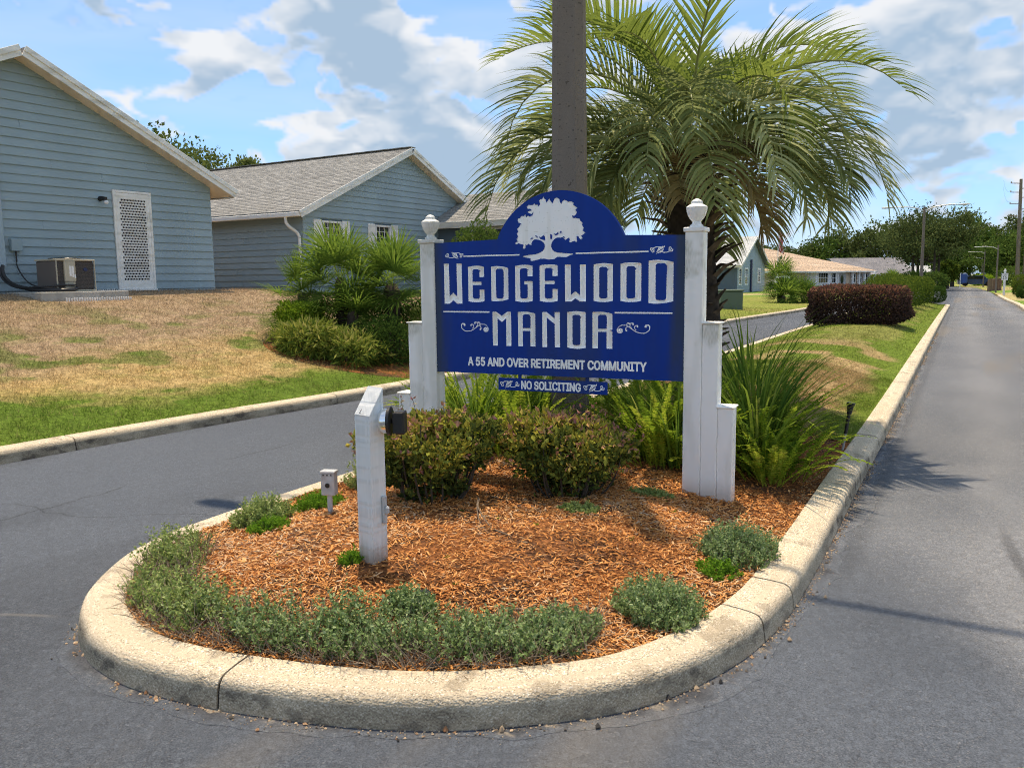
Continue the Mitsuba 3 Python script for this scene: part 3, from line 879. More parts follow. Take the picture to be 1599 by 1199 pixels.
def glyph(ch, x0, x1, z0, z1):
    w, h = x1 - x0, z1 - z0
    t = 0.285 * w
    b = 0.030 * h
    th = 0.085 * h
    zz0, zz1 = z0 + b, z1 - b
    hole = sbox(x0 + t, zz0 + th * .75, x1 - t, zz1 - th * .75)
    hole = hole.buffer(-0.016).buffer(0.016) if w > .1 else hole
    if ch in 'OD':
        return ringO(x0, x1, zz0, zz1, b, 0.012 if ch == 'D' else 0).difference(hole)
    if ch in 'EG':
        g = ringO(x0, x1, zz0, zz1, b).difference(hole)
        zt, zb = z0 + 0.69 * h, z0 + 0.345 * h
        bar0, bar1 = z0 + 0.475 * h, z0 + 0.56 * h
        if ch == 'E':
            g = g.difference(sbox(x1 - t * 1.02, zb, x1 + 1, zt))
            return unary_union([g, sbox(x0 + t * .9, bar0, x0 + .83 * w, bar1)])
        g = g.difference(sbox(x1 - t * 1.02, bar0 + .04 * h, x1 + 1, zt))
        return unary_union([g, sbox(x0 + .52 * w, bar0, x1, bar1)])
    if ch == 'W':
        xm = (x0 + x1) / 2
        return Polygon([(x0, z1), (x0, z0), (x0 + .30 * w, z0), (xm, z0 + .085 * h), (x1 - .30 * w, z0), (x1, z0), (x1, z1), (x1 - t, z1), (x1 - t, z0 + .175 * h), (xm, z0 + .275 * h), (x0 + t, z0 + .175 * h), (x0 + t, z1)])
    if ch == 'M':
        xm = (x0 + x1) / 2
        return Polygon([(x0, z0), (x0, z1), (x0 + .20 * w, z1), (xm, z1 - .12 * h), (x1 - .20 * w, z1), (x1, z1), (x1, z0), (x1 - .27 * w, z0), (x1 - .27 * w, z1 - .19 * h), (xm, z1 - .30 * h), (x0 + .27 * w, z1 - .19 * h), (x0 + .27 * w, z0)])
    if ch == 'N':
        return Polygon([(x0, z0), (x0, z1), (x0 + .26 * w, z1), (x1 - .29 * w, z1 - .19 * h), (x1 - .29 * w, z1), (x1, z1), (x1, z0), (x1 - .29 * w, z0), (x1 - .29 * w, z1 - .34 * h), (x0 + .27 * w, z1 - .16 * h), (x0 + .27 * w, z0)])
    if ch in 'AR':
        top = ringO(x0, x1, zz0 - h, zz1, b, 0.010)
        g = top.intersection(sbox(x0 - 1, z0, x1 + 1, z1 + 1)).difference(hole)
        g = g.difference(sbox(x0 + t, z0 - 1, x1 - t, z0 + th * 2))
        if ch == 'A':
            return unary_union([g, sbox(x0 + t * .9, z0 + .44 * h, x1 - t * .9, z0 + .515 * h)]).buffer(0)
        g = unary_union([g, sbox(x0 + t * .9, z0 + .45 * h, x1 - t * .9, z0 + .53 * h)])
        return g.difference(Polygon([(x1 + .01, z0 + .525 * h), (x1 - .13 * w, z0 + .495 * h), (x1 + .01, z0 + .445 * h)])).buffer(0)


LETTERS = [('W', .0763, .2222, 1.4345, 1.7200), ('E', .2721, .4004, 1.4446, 1.7009), ('D', .4554, .5889, 1.4462, 1.7009), ('G', .6415, .7747, 1.4462, 1.7009), ('E', .8273, .9603, 1.4462, 1.7009), ('W', 1.0128, 1.1637, 1.4500, 1.6965),
           ('O', 1.2181, 1.3522, 1.4462, 1.7014), ('O', 1.404, 1.544, 1.4462, 1.7030), ('D', 1.593, 1.7554, 1.4310, 1.7200),
           ('M', .4627, .6071, 1.1390, 1.3775), ('A', .6596, .7912, 1.1390, 1.3835), ('N', .8437, .9751, 1.1370, 1.3775), ('O', 1.0278, 1.1611, 1.1310, 1.3845), ('R', 1.2091, 1.3488, 1.1370, 1.3855)]
glyphs = [(c, glyph(c, *b)) for c, *b in LETTERS]


def EM(s):
    """the carved oak: points in a 1526 x 1199 drawing, laid out on the board"""
    p = np.array([float(x) for x in s.split()]).reshape(-1, 2)
    u, v = .6424 + (p[:, 0] - 145) / 1200 * .5171, 2.1579 - (p[:, 1] - 100) / 1050 * .4325
    return Polygon(np.column_stack([u, v])).buffer(0)


oak = EM('145 850 165 830 200 825 175 785 200 745 178 690 205 660 183 610 215 590 245 545 272 535 215 515 192 470 205 440 240 440 262 400 300 410 335 375 345 425 375 405 410 420 455 400 470 350 440 385 375 352 375 335 440 322 420 295 370 290 360 260 385 230 440 235 465 235 492 205 510 240 545 230 560 260 590 225 570 170 590 145 620 150 650 100 665 145 685 160 695 205 720 180 745 140 765 180 800 225 820 180 830 150 870 135 900 150 920 170 930 220 950 240 960 200 1000 178 1040 195 1060 215 1110 208 1155 235 1145 270 1180 290 1215 320 1180 345 1210 385 1185 430 1160 440 1120 435 1145 475 1200 478 1255 490 1260 525 1300 555 1290 590 1320 640 1300 680 1345 715 1310 745 1275 760 1300 800 1270 825 1240 800 1225 765 1200 770 1210 850 1190 860 1165 840 1135 850 1100 865 1075 855 1085 815 1075 790 1045 800 1015 825 990 800 965 775 930 780 880 778 830 800 795 840 775 890 775 930 795 970 830 1005 880 1020 960 1030 1060 1038 1145 1040 1140 1055 1080 1075 1030 1100 960 1095 875 1090 840 1115 830 1128 720 1130 650 1115 600 1115 540 1130 440 1150 415 1140 415 1105 340 1090 275 1075 300 1060 420 1045 500 1040 580 1015 630 985 660 940 665 890 640 850 600 820 550 800 500 795 460 815 440 850 435 890 405 880 380 865 360 885 330 880 335 915 325 940 285 942 280 920 295 895 285 870 250 870 215 850 170 870')
for s in ('415 795 430 775 465 765 470 780', '500 730 530 740 548 775 530 768', '565 750 600 770 640 732 668 760 670 818 620 800 590 790', '762 712 792 740 786 790 764 806 757 760', '815 708 850 720 892 692 902 715 850 746', '925 683 945 674 952 700 930 717', '968 768 985 762 1008 785 996 792'):
    oak = oak.difference(EM(s))


def line_shape(p, w):
    """a stroke that swells and tapers: points with a width each"""
    p, w = np.asarray(p, float), np.broadcast_to(w, (len(p),))
    return unary_union([LineString(p[i:i + 2]).buffer((w[i] + w[i + 1]) / 4) for i in range(len(p) - 1)])


def spiral(cx, cz, r0, r1, a0, turns, n=26):
    t = np.linspace(0, 1, n)
    a = a0 + turns * 2 * np.pi * t
    r = r0 + (r1 - r0) * t
    return np.column_stack([cx + r * np.cos(a), cz + r * np.sin(a)])


def scroll():
    """a long S-scroll with three curling tendrils, in a 1 x 0.33 field, curling up at the right"""
    g = []
    main = spl([(.00, .10), (.035, .20), (.13, .27), (.25, .27), (.38, .20), (.52, .10), (.66, .035), (.80, .02), (.92, .07), (.985, .16), (.985, .24), (.93, .285), (.875, .27), (.86, .225)], n=60)
    g.append(line_shape(main, np.interp(np.linspace(0, 1, 60), [0, .3, .75, 1], [.014, .022, .022, .045])))
    g.append(Point(.875, .232).buffer(.03))
    sp = spiral(.085, .10, .095, .018, 2.7, 1.35)
    g.append(line_shape(sp, np.linspace(.03, .055, len(sp))))
    for x, z, k in ((.58, .12, 1.0), (.44, .19, 1.05), (.33, .235, .75)):
        c = spl([(x, z), (x - .05 * k, z + .06 * k), (x - .035 * k, z + .13 * k), (x + .03 * k, z + .145 * k), (x + .055 * k, z + .105 * k)], n=18)
        g.append(line_shape(c, np.linspace(.014, .030, 18)))
        g.append(Point(x + .04 * k, z + .105 * k).buffer(.022 * k))
    c = spl([(.33, .225), (.26, .17), (.255, .11), (.28, .09)], n=12)
    g.append(line_shape(c, np.linspace(.012, .03, 12)))
    g.append(Point(.285, .095).buffer(.024))
    return unary_union(g)


def ornament():
    """a small acanthus crossed by a bar, with a curl at either end, in a 1 x 0.33 field"""
    g = []
    for sx in (1, -1):
        f = lambda p: np.column_stack([0.5 + sx * (p[:, 0] - .5), 0.17 + sx * (p[:, 1] - .17)])
        g.append(line_shape(f(spiral(.86, .22, .085, .02, -2.2, 1.1, 20)), .03))
        g.append(line_shape(f(spl([(.5, .10), (.62, .05), (.75, .06), (.86, .10), (.97, .10), (.985, .18)], n=20)), .032))
    for k in range(4):
        x = .33 + .075 * k
        g.append(line_shape([(x - .045, .02 + .02 * k), (x + .075, .27 + .012 * k)], [.06, .035]))
    g = unary_union(g)
    return g.difference(LineString([(.26, .02), (.72, .31)]).buffer(.016))


def fit(g, x0, x1, z0, z1, mirror=False, flip=False):
    a, b, c, d = g.bounds
    if mirror:
        g = affinity.scale(g, -1, 1, origin=((a + c) / 2, 0))
    if flip:
        g = affinity.scale(g, 1, -1, origin=(0, (b + d) / 2))
    g = affinity.translate(g, -a, -b)
    g = affinity.scale(g, (x1 - x0) / (c - a), (z1 - z0) / (d - b), origin=(0, 0))
    return affinity.translate(g, x0, z0)


th = np.linspace(math.pi - math.asin((2.190 - 1.868) / 0.4925 - 0.0) * 0 - math.acos(.0), 0, 2)
R_, zc = 0.493, 2.190 - 0.493
a0 = math.acos(0.46 / R_)
arch = [(0.966 + R_ * math.cos(t), zc + R_ * math.sin(t)) for t in np.linspace(math.asin((1.880 - zc) / R_), math.pi - math.asin((1.880 - zc) / R_), 48)]
panel = Polygon([(0.002, 0.937), (1.829, 0.937), (1.829, 1.868), *[(x, z) for x, z in arch], (0.002, 1.868)]).buffer(0)
carved = unary_union([g for _, g in glyphs] + [oak])

sign = thing('community_sign', 'large blue carved sign with white oak emblem hung between stepped white posts', 'sign')
mb = MB()
slab(mb, panel.difference(carved), lambda x, z: 0.0, lambda x, z: -0.0205, SF, .5)
obj('panel', mb, 'mat_sign_blue', sign)
mb = MB()
slab(mb, panel.buffer(-0.0006), lambda x, z: -0.0212, lambda x, z: -0.046, SF, .5)
obj('backing', mb, 'mat_sign_blue', sign)
for ch, g in glyphs:
    # V-carved: the walls fall from the face to the middle of every stroke
    w = 0.0
    lo, hi = 0.0, 0.05
    for _ in range(14):
        w = (lo + hi) / 2
        inn = g.buffer(-w, join_style='mitre')
        if inn.is_empty or len(polys(inn)) > 1 or len(polys(inn)[0].interiors) != len(polys(g)[0].interiors):
            hi = w
        else:
            lo = w
    w = lo * 0.92
    inn = g.buffer(-w, join_style='mitre')
    depth = 0.0190
    mb = MB()
    ring = g.buffer(0.0004).difference(inn)
    bd = g.buffer(-w * 0.5)

    def front(x, z, bd=bd):
        import shapely
        return np.where(shapely.contains_xy(bd, x, z), -depth, -0.0004)
    slab(mb, ring, front, lambda x, z: -0.0209, SF, .5)
    slab(mb, inn, lambda x, z: -depth, lambda x, z: -0.0209, SF, .5)
    obj('letter', mb, 'mat_letter_white', sign)
mb = MB()
slab(mb, oak.buffer(0.0003), lambda x, z: -0.004, lambda x, z: -0.0209, SF, .5)
obj('oak_emblem', mb, 'mat_letter_white', sign)
for x0, x1, z0, z1 in ((.240, .6764, 1.7700, 1.7700), (1.0913, 1.5925, 1.7702, 1.7702), (.0622, .4399, 1.3758, 1.3758), (1.3657, 1.7519, 1.3758, 1.3758)):
    mb = MB()
    slab(mb, sbox(x0, z0 - .0046, x1, z0 + .0046), lambda x, z: .0012, lambda x, z: -.001, SF, .5)
    obj('rule_line', mb, 'mat_letter_white', sign)
for g in (fit(scroll(), .2089, .4300, 1.2340, 1.3065, mirror=True), fit(scroll(), 1.3793, 1.6060, 1.2400, 1.3120)):
    mb = MB()
    slab(mb, g, lambda x, z: .0012, lambda x, z: -.001, SF, .5)
    obj('scroll', mb, 'mat_letter_white', sign)
for g in (fit(ornament(), .0916, .2370, 1.7520, 1.8010, mirror=True), fit(ornament(), 1.6007, 1.7515, 1.7535, 1.8040)):
    mb = MB()
    slab(mb, g, lambda x, z: .0012, lambda x, z: -.001, SF, .5)
    obj('ornament', mb, 'mat_letter_white', sign)


def lettering(text, x0, x1, z0, z1, y, parent):
    m = text_mesh(text, 1.0, depth=1.0, bold=True)
    v = np.array(m.vertices)
    a, b = v.min(0), v.max(0)
    x = x0 + (v[:, 0] - a[0]) / (b[0] - a[0]) * (x1 - x0)
    zz = z0 + (v[:, 1] - a[1]) / (b[1] - a[1]) * (z1 - z0)
    yy = y + (v[:, 2] - a[2]) / (b[2] - a[2]) * 0.0022 - 0.001
    mb = MB()
    wt = 0.030 * (z1 - z0)
    for k, (ox, oz) in enumerate(((-wt, 0), (wt, 0), (0, wt * .7), (0, -wt * .7), (0, 0))):
        mb.add(tf(SF, np.column_stack([x + ox, yy + .00015 * k, zz + oz])), np.array(m.faces), .5)
    obj('lettering', mb, 'mat_letter_white', parent)


lettering('A 55 AND OVER RETIREMENT COMMUNITY', .2605, 1.5825, .9905, 1.0535, 0.0, sign)
mb = bx(MB(), SF, .4955, 1.3085, -.030, -.010, .8225, .9090, .002)
board = obj('hanging_board', mb, 'mat_sign_blue', sign, label='small blue board hung below the main panel')
lettering('NO SOLICITING', .6760, 1.1215, .8355, .8945, -.010, board)
for x0, x1, mi_ in ((.5106, .6605, False), (1.1401, 1.2911, False)):
    mb = MB()
    slab(mb, fit(ornament(), x0, x1, .838, .893, mirror=mi_), lambda x, z: -.0088, lambda x, z: -.011, SF, .5)
    obj('ornament', mb, 'mat_letter_white', board)
for x in (.6615, 1.1655):
    obj('hanger', bx(MB(), SF, x - .012, x + .012, -.026, -.016, .900, .945), 'mat_sign_blue', sign)

FIN = [(0, 0), (.040, 0), (.043, .008), (.040, .014), (.030, .022), (.026, .034), (.030, .040), (.042, .052), (.055, .075), (.063, .100), (.066, .120), (.067, .126), (.063, .130), (.052, .137), (.040, .144), (.035, .147), (.036, .153), (.034, .162), (.025, .170), (.012, .177), (0, .180)]


def sign_post(x0, x1, top, base, cap=True, fin=False, depth=.125, y1=.012, label=None):
    p = obj('post', bx(MB(), SF, x0, x1, y1 - depth, y1, base, top, .004), 'mat_white_vinyl', sign, label=label)
    o = .011
    obj('cap', bx(MB(), SF, x0 - o, x1 + o, y1 - depth - o, y1 + o, top, top + .028 if fin else top + .012, .004), 'mat_white_vinyl', p)
    if fin:
        mb = lathe(MB(), FIN, tf(SF, A3((x0 + x1) / 2, y1 - depth / 2, top + .028)), 24)
        obj('finial', mb, 'mat_white_vinyl', p, smooth=35)


sign_post(1.8305, 1.9440, 1.886, 0.08, fin=True)
sign_post(1.9455, 2.0480, 1.308, 0.08, y1=.006)
sign_post(2.0495, 2.1460, .776, 0.08, y1=.000)
sign_post(-.1160, .0010, 1.870, 0.08, fin=True)
sign_post(-.2370, -.1175, 1.288, 0.08, y1=.006)
sign_post(-.3420, -.2385, .757, 0.08, y1=.000)

# ------------------------------------------------------------------ concrete lamp pole behind the sign, its arms over both lanes
def lamp_pole(name, label, x, y, z0, H, w0, w1, arms, armlen, square=True, rise=.35, group=None, m='mat_pole_concrete', head=1.0):
    t = thing(name, label, 'street lamp', group)
    mb = MB()
    c = .22
    zs = np.linspace(z0, H, 7)
    V = []
    for z in zs:
        w = (w0 + (w1 - w0) * (z - z0) / (H - z0)) / 2
        oc = np.array([(1, -1 + 2 * c), (1, 1 - 2 * c), (1 - 2 * c, 1), (-1 + 2 * c, 1), (-1, 1 - 2 * c), (-1, -1 + 2 * c), (-1 + 2 * c, -1), (1 - 2 * c, -1)]) * w
        a = math.radians(14)
        oc = oc @ np.array([[math.cos(a), math.sin(a)], [-math.sin(a), math.cos(a)]])
        V.append(np.column_stack([oc + A3(x, y), np.full(8, z)]))
    V = np.array(V)
    i, j = np.meshgrid(np.arange(6), np.arange(8), indexing='ij')
    q = np.stack([i * 8 + j, i * 8 + (j + 1) % 8, (i + 1) * 8 + (j + 1) % 8, (i + 1) * 8 + j], -1).reshape(-1, 4)
    mb.add(V.reshape(-1, 3), q)
    mb.add(np.vstack([V[-1], V[-1].mean(0)]), [[k, (k + 1) % 8, 8] for k in range(8)])
    obj('pole', mb, m, t)
    for sx in arms:
        L = armlen
        p = np.array([(x + sx * w1 * .3, y, H - .35), (x + sx * .35 * L, y, H - .35 + .75 * rise), (x + sx * .75 * L, y, H - .35 + rise), (x + sx * L, y, H - .35 + rise * 1.02)])
        a = obj('arm', tube(MB(), spl(p, 14), .03 * head, 8), 'mat_lamp_metal', t, smooth=40)
        hm = np.array([(0, .055), (.12, .06), (.30, .11), (.52, .13), (.66, .09), (.70, .02)]) * head
        hb = MB()
        pp = np.column_stack([x + sx * (L + hm[:, 0] - .05), np.full(6, y), np.full(6, H - .35 + rise * 1.02) - .02 * head])
        tube(hb, pp, hm[:, 1] * .8, 8)
        v = hb.v[0]
        v[:, 2] = (v[:, 2] - v[:, 2].mean()) * .55 + v[:, 2].mean()
        obj('lamp_head', hb, 'mat_lamp_metal', t, smooth=40)
    return t


lamp_pole('lamp_pole', 'tall grey concrete pole rising straight behind the blue sign', -2.83, 6.22, .1, 8.4, .295, .17, (1, -1), 2.9)

# ------------------------------------------------------------------ floodlight on its painted post
post = thing('floodlight_post', 'weathered grey painted timber post with slanted top in front of the left bush', 'post')
PX_, PY_ = A3(.994, -.106, 0), A3(.106, .994, 0)
PF = frame(A3(-2.515, 3.175, 0), PX_, PY_, [0, 0, 1])
hw = .049
v = np.array([(sx * hw, sy * hw, z) for z in (.12, 1) for sx, sy in ((-1, -1), (1, -1), (1, 1), (-1, 1))], float)
v[4:, 2] = [.966, .962, 1.088, 1.092]
mb = MB().add(tf(PF, v), [[0, 1, 5, 4], [1, 2, 6, 5], [2, 3, 7, 6], [3, 0, 4, 7], [4, 5, 6, 7]])
obj('shaft', mb, 'mat_post_paint', post)
mb = tube(MB(), [tf(PF, A3(-.006, -hw - .002, .972)), tf(PF, A3(-.002, -hw - .012, .976)), tf(PF, A3(.004, -hw - .010, .988)), tf(PF, A3(.002, -hw - .002, .992))], .002, 6)
obj('cup_hook', mb, 'mat_black_plastic', post)
mb = bx(MB(), PF, hw, hw + .018, .012, .040, .42, .56, .006)
bx(mb, PF, hw + .014, hw + .038, .014, .038, .47, .51, .008)
obj('switch_box', mb, 'mat_grey_pvc', post)
fl_ = thing('floodlight', 'round floodlight with bright reflector and black bracket fixed to the grey post', 'floodlight')
fo = tf(PF, A3(hw + .001, .020, .930))
FX = A3(math.cos(math.radians(24)), math.sin(math.radians(24)), 0)
FFR = frame(fo, A3(0, 0, 1), np.cross(FX, A3(0, 0, 1)) * -1, FX)
mb = lathe(MB(), [(0.0, -.005), (.030, -.005), (.050, .003), (.060, .020), (.063, .045), (0, .046)], (0, 0, 0), 24)
mb.v[0] = tf(FFR, mb.v[0])
obj('reflector', mb, 'mat_chrome', fl_, smooth=40)
mb = lathe(MB(), [(.0625, .042), (.070, .042), (.071, .056), (.062, .060), (0, .060)], (0, 0, 0), 24)
mb.v[0] = tf(FFR, mb.v[0])
obj('bezel', mb, 'mat_black_plastic', fl_, smooth=40)
mb = bx(MB(), FFR, -.062, .050, -.030, .034, .078, .128, .006)
bx(mb, FFR, -.055, .044, -.036, -.028, .070, .120, .002)
bx(mb, FFR, -.012, .012, -.012, .012, .060, .082, .003)
obj('housing', mb, 'mat_black_plastic', fl_)

# electrical box on a short stake, solar light, half-hidden ground spot
t = thing('outlet_box', 'small grey electrical box on a thin stake beside the left kerb', 'electrical box')
BF = frame(A3(-3.33, 3.80, 0), A3(math.cos(math.radians(18)), math.sin(math.radians(18)), 0), A3(-math.sin(math.radians(18)), math.cos(math.radians(18)), 0), [0, 0, 1])
b = obj('housing', bx(MB(), BF, -.043, .043, -.028, .030, .322, .458, .004), 'mat_grey_pvc', t)
obj('hood', bx(MB(), BF, -.047, .047, -.033, .034, .458, .472, .003), 'mat_grey_pvc', b)
mb = lathe(MB(), [(0, 0), (.014, 0), (.014, .006), (0, .006)], (0, 0, 0), 16)
mb.v[0] = tf(BF, mb.v[0] @ A3([1, 0, 0], [0, 0, 1], [0, -1, 0]).T * A3(1, 1, 1) + A3(0, -.026, .39)) if False else tf(BF, np.column_stack([mb.v[0][:, 0], -.028 - mb.v[0][:, 2], mb.v[0][:, 1] + .385]))
obj('knockout', mb, 'mat_black_plastic', b)
for x in (-.025, .0, .025):
    obj('hinge', bx(MB(), BF, x - .004, x + .004, -.032, -.027, .444, .452), 'mat_black_plastic', b)
obj('stake', tube(MB(), [tf(BF, A3(0, 0, .05)), tf(BF, A3(0, 0, .33))], .016, 12), 'mat_grey_pvc', t, smooth=40)

t = thing('solar_light', 'small black solar path light leaning beside the right kerb', 'garden light')
p0, p1 = A3(-.862, 7.50, .10), A3(-.808, 7.53, .535)
ax = unit(p1 - p0)
obj('spike', tube(MB(), [p0, p0 + ax * .17], .011, 8), 'mat_grey_metal', t, smooth=40)
obj('tube', tube(MB(), [p0 + ax * .165, p0 + ax * .34], .0145, 10), 'mat_black_plastic', t, smooth=40)
obj('lamp', tube(MB(), [p0 + ax * .335, p0 + ax * .40, p0 + ax * .41, p0 + ax * .43, p0 + ax * .436], [.020, .026, .034, .036, .030], 12), 'mat_black_plastic', t, smooth=40)

t = thing('ground_spot', 'black ground spotlight peeping out of the low green strip in front', 'garden light')
mb = lathe(MB(), [(0, .0), (.030, .0), (.036, .012), (.038, .040), (.034, .046), (.030, .040), (0, .038)], (-2.055, 2.93, .185), 16)
obj('head', mb, 'mat_black_plastic', t, smooth=40)
obj('glass', lathe(MB(), [(0, .043), (.031, .0415)], (-2.055, 2.93, .185), 16), 'mat_glass_dark', t)
obj('stake', tube(MB(), [(-2.055, 2.93, .12), (-2.055, 2.93, .187)], .010, 8), 'mat_black_plastic', t, smooth=40)

# ------------------------------------------------------------------ houses on the left
HE1 = A3(math.sin(math.radians(2.5)), math.cos(math.radians(2.5)), 0)
HE2 = A3(HE1[1], -HE1[0], 0)                    # out of the gable walls, towards the road
UPV = A3(0, 0, 1)


def lap_wall(parent, m, poly, z0, expo, mtl='mat_siding', maxlen=3.6, thick=.030, seed=0):
    """lap siding: every board a piece with its lower edge standing proud"""
    r = np.random.default_rng(seed)
    x0, y0, x1, y1 = poly.bounds
    z = z0
    k = 0
    while z < y1:
        band = poly.intersection(sbox(x0 - 1, z, x1 + 1, z + expo + .012))
        for p in polys(band):
            a, _, b, _ = p.bounds
            cuts = [a]
            q = a + r.uniform(.6, maxlen)
            while q < b - .4:
                cuts.append(q)
                q += maxlen
            cuts.append(b)
            for c0, c1 in zip(cuts[:-1], cuts[1:]):
                piece = p.intersection(sbox(c0 + (.0015 if c0 > a else 0), z - 1, c1 - (.0015 if c1 < b else 0), z + 2))
                if piece.is_empty or piece.area < .002:
                    continue
                dz = r.normal() * .0012
                mb = slab(MB(), piece, lambda x, zz, z=z: .006 + thick * np.clip(1 - (zz - z) / expo, 0, 1) + dz, lambda x, zz: -.004, m, r.random())
                obj('siding_board', mb, mtl, parent)
        z += expo
        k += 1


def shingle_roof(mb, m, x0, x1, run, expo=.143, tab=.30, seed=0, clip=None):
    """courses of tabs on a slope: frame m has x along the eave, y up the slope, z out of it"""
    r = np.random.default_rng(seed)
    n = int(run / expo) + 1
    V, F, R = [], [], []
    k = 0
    for j in range(n):
        ya, yb = j * expo, min((j + 1) * expo + .02, run)
        off = (j % 2) * tab / 2 + r.uniform(-.05, .05)
        xs = np.arange(x0 - tab + off, x1, tab)
        for x in xs:
            a, b = max(x, x0), min(x + tab - .006, x1)
            if b - a < .02:
                continue
            if clip is not None and not clip((a + b) / 2, (ya + yb) / 2):
                continue
            h = .013 + r.uniform(0, .006)
            da = r.uniform(-.008, .008)
            V.append([(a, ya + da, 0), (b, ya + da, 0), (b, yb, 0.002), (a, yb, 0.002), (a, ya + da, h), (b, ya + da, h), (b, yb, h * .35), (a, yb, h * .35)])
            R.append(np.clip(r.normal(.5, .22), 0, 1))
            k += 1
    V = np.array(V)
    F = np.array([(4, 5, 6), (4, 6, 7), (0, 1, 5), (0, 5, 4), (1, 2, 6), (1, 6, 5), (3, 0, 4), (3, 4, 7)])
    f = (np.arange(k)[:, None, None] * 8 + F[None]).reshape(-1, 3)
    mb.add(tf(m, V.reshape(-1, 3)), f, np.repeat(np.array(R), 8))
    return mb


# --- the near blue house
PH1 = A3(-15.806, 11.586, 0)
H1 = frame(PH1, HE1, HE2, UPV)
h1 = thing('gable_house', 'blue lap sided gable wall with white lattice door at the left edge', 'house')
rz = lambda s: 5.83 - .464 * abs(s + 1.77)
wall = Polygon([(-6.10, 1.20), (2.56, 1.20), (2.56, rz(2.56)), (-1.77, rz(-1.77)), (-6.10, rz(-6.10))])
door_hole = sbox(.055, 1.30, .975, 3.575)
slab_core = MB()
slab(slab_core, wall.difference(door_hole), lambda x, z: -.004, lambda x, z: -.15, H1, .5)
bx(slab_core, H1, -6.1, -5.95, -9, -.15, 1.2, 3.8)
bx(slab_core, H1, 2.41, 2.56, -9, -.15, 1.2, 3.8)
obj('wall', slab_core, 'mat_siding_back', h1)
lap_wall(h1 + '__wall', H1, wall.difference(door_hole.buffer(.004)), 1.50, .169, seed=1)
obj('base_trim', bx(MB(), H1, -6.10, 2.565, -.004, .012, 1.2, 1.492), 'mat_siding', h1)
obj('corner_board', bx(MB(), H1, 2.565, 2.585, -.16, .004, 1.25, 3.83), 'mat_siding', h1)
ov, so_ = .36, .43
for sx in (1, -1):
    se = 2.56 + so_ if sx > 0 else -6.10 - so_
    a = math.atan(.464)
    L = abs(se + 1.77) / math.cos(a)
    xd = A3(sx * HE1[0] * math.cos(a), sx * HE1[1] * math.cos(a), -math.sin(a))
    zn = unit(np.cross(xd, HE2)) * (1 if sx > 0 else -1)
    zn = zn if zn[2] > 0 else -zn
    o = PH1 + HE1 * -1.77 + UPV * 5.83
    RF = frame(o, xd, HE2, zn)                   # x down the slope, y out, z up through the roof
    r = obj('roof', bx(MB(), RF, .004, L, -9.5, ov - .012, .055, .175), 'mat_shingle', h1)
    obj('soffit', bx(MB(), RF, .004, L - .02, -9.4, ov - .025, .0, .05), 'mat_soffit', r)
    obj('fascia', bx(MB(), RF, .0, L + .02, ov - .022, ov, -.012, .150, .003), 'mat_trim_white', r)
    obj('fascia', bx(MB(), RF, -.01, L + .035, ov + .002, ov + .026, .086, .186, .003), 'mat_trim_white', r)
    obj('eave_board', bx(MB(), RF, L + .002, L + .022, -9.4, ov - .03, -.02, .15), 'mat_trim_white', r)

d = obj('door', bx(MB(), H1, .10, .93, -.030, .018, 1.535, 3.54, .004), 'mat_interior_dark', h1, label='white security door with pierced lattice panel')
for a in ((.062, .115, 1.50, 3.57), (.915, .968, 1.50, 3.57)):
    obj('jamb', bx(MB(), H1, a[0], a[1], -.02, .050, a[2], a[3], .005), 'mat_trim_white', d)
obj('jamb', bx(MB(), H1, .115, .915, -.02, .050, 3.52, 3.57, .005), 'mat_trim_white', d)
obj('sill', bx(MB(), H1, .05, .98, -.02, .075, 1.46, 1.498, .005), 'mat_trim_white', d)
gx0, gx1, gz0, gz1 = .215, .825, 1.68, 3.40
holes = []
nx_, nz_ = 9, 30
dx, dz = (gx1 - gx0) / nx_, (gz1 - gz0) / nz_
for i in range(nx_):
    for j in range(nz_):
        cx, cz = gx0 + dx * (i + .5 + (.25 if j % 2 else -.25)), gz0 + dz * (j + .5)
        holes.append(affinity.scale(Point(cx, cz).buffer(1, 3), dx * .33, dz * .38))
        holes.append(affinity.scale(Point(cx + dx * .5, cz).buffer(1, 2), dx * .14, dz * .36))
leaf_ = sbox(.118, 1.502, .912, 3.515).difference(unary_union(holes).intersection(sbox(gx0 - .005, gz0, gx1 + .005, gz1)))
obj('lattice', slab(MB(), leaf_, lambda x, z: .036, lambda x, z: .026, H1, .5), 'mat_trim_white', d)
fr = sbox(.118, 1.502, .912, 3.515).difference(sbox(.185, 1.63, .85, 3.44))
obj('frame', slab(MB(), fr, lambda x, z: .043, lambda x, z: .0365, H1, .5), 'mat_trim_white', d)
obj('handle', tube(MB(), [tf(H1, A3(.165, .043, 2.50)), tf(H1, A3(.165, .075, 2.50)), tf(H1, A3(.255, .078, 2.495))], .009, 8), 'mat_paint_white', d, smooth=40)

t = thing('wall_lamp', 'black wall lamp with clear globe beside the lattice door', 'lamp')
p = tf(H1, A3(-.215, .02, 3.36))
obj('bracket', tube(MB(), [p, p + HE2 * .05, p + HE2 * .09 + UPV * .01, p + HE2 * .15 + HE1 * .03 - UPV * .02], [.055, .05, .035, .05], 12), 'mat_black_plastic', t, smooth=40)
mb = lathe(MB(), [(0, -.07), (.03, -.065), (.045, -.04), (.045, -.01), (.03, .01), (0, .012)], p + HE2 * .15 + HE1 * .035 - UPV * .05, 14)
obj('globe', mb, 'mat_label_white', t, smooth=60)

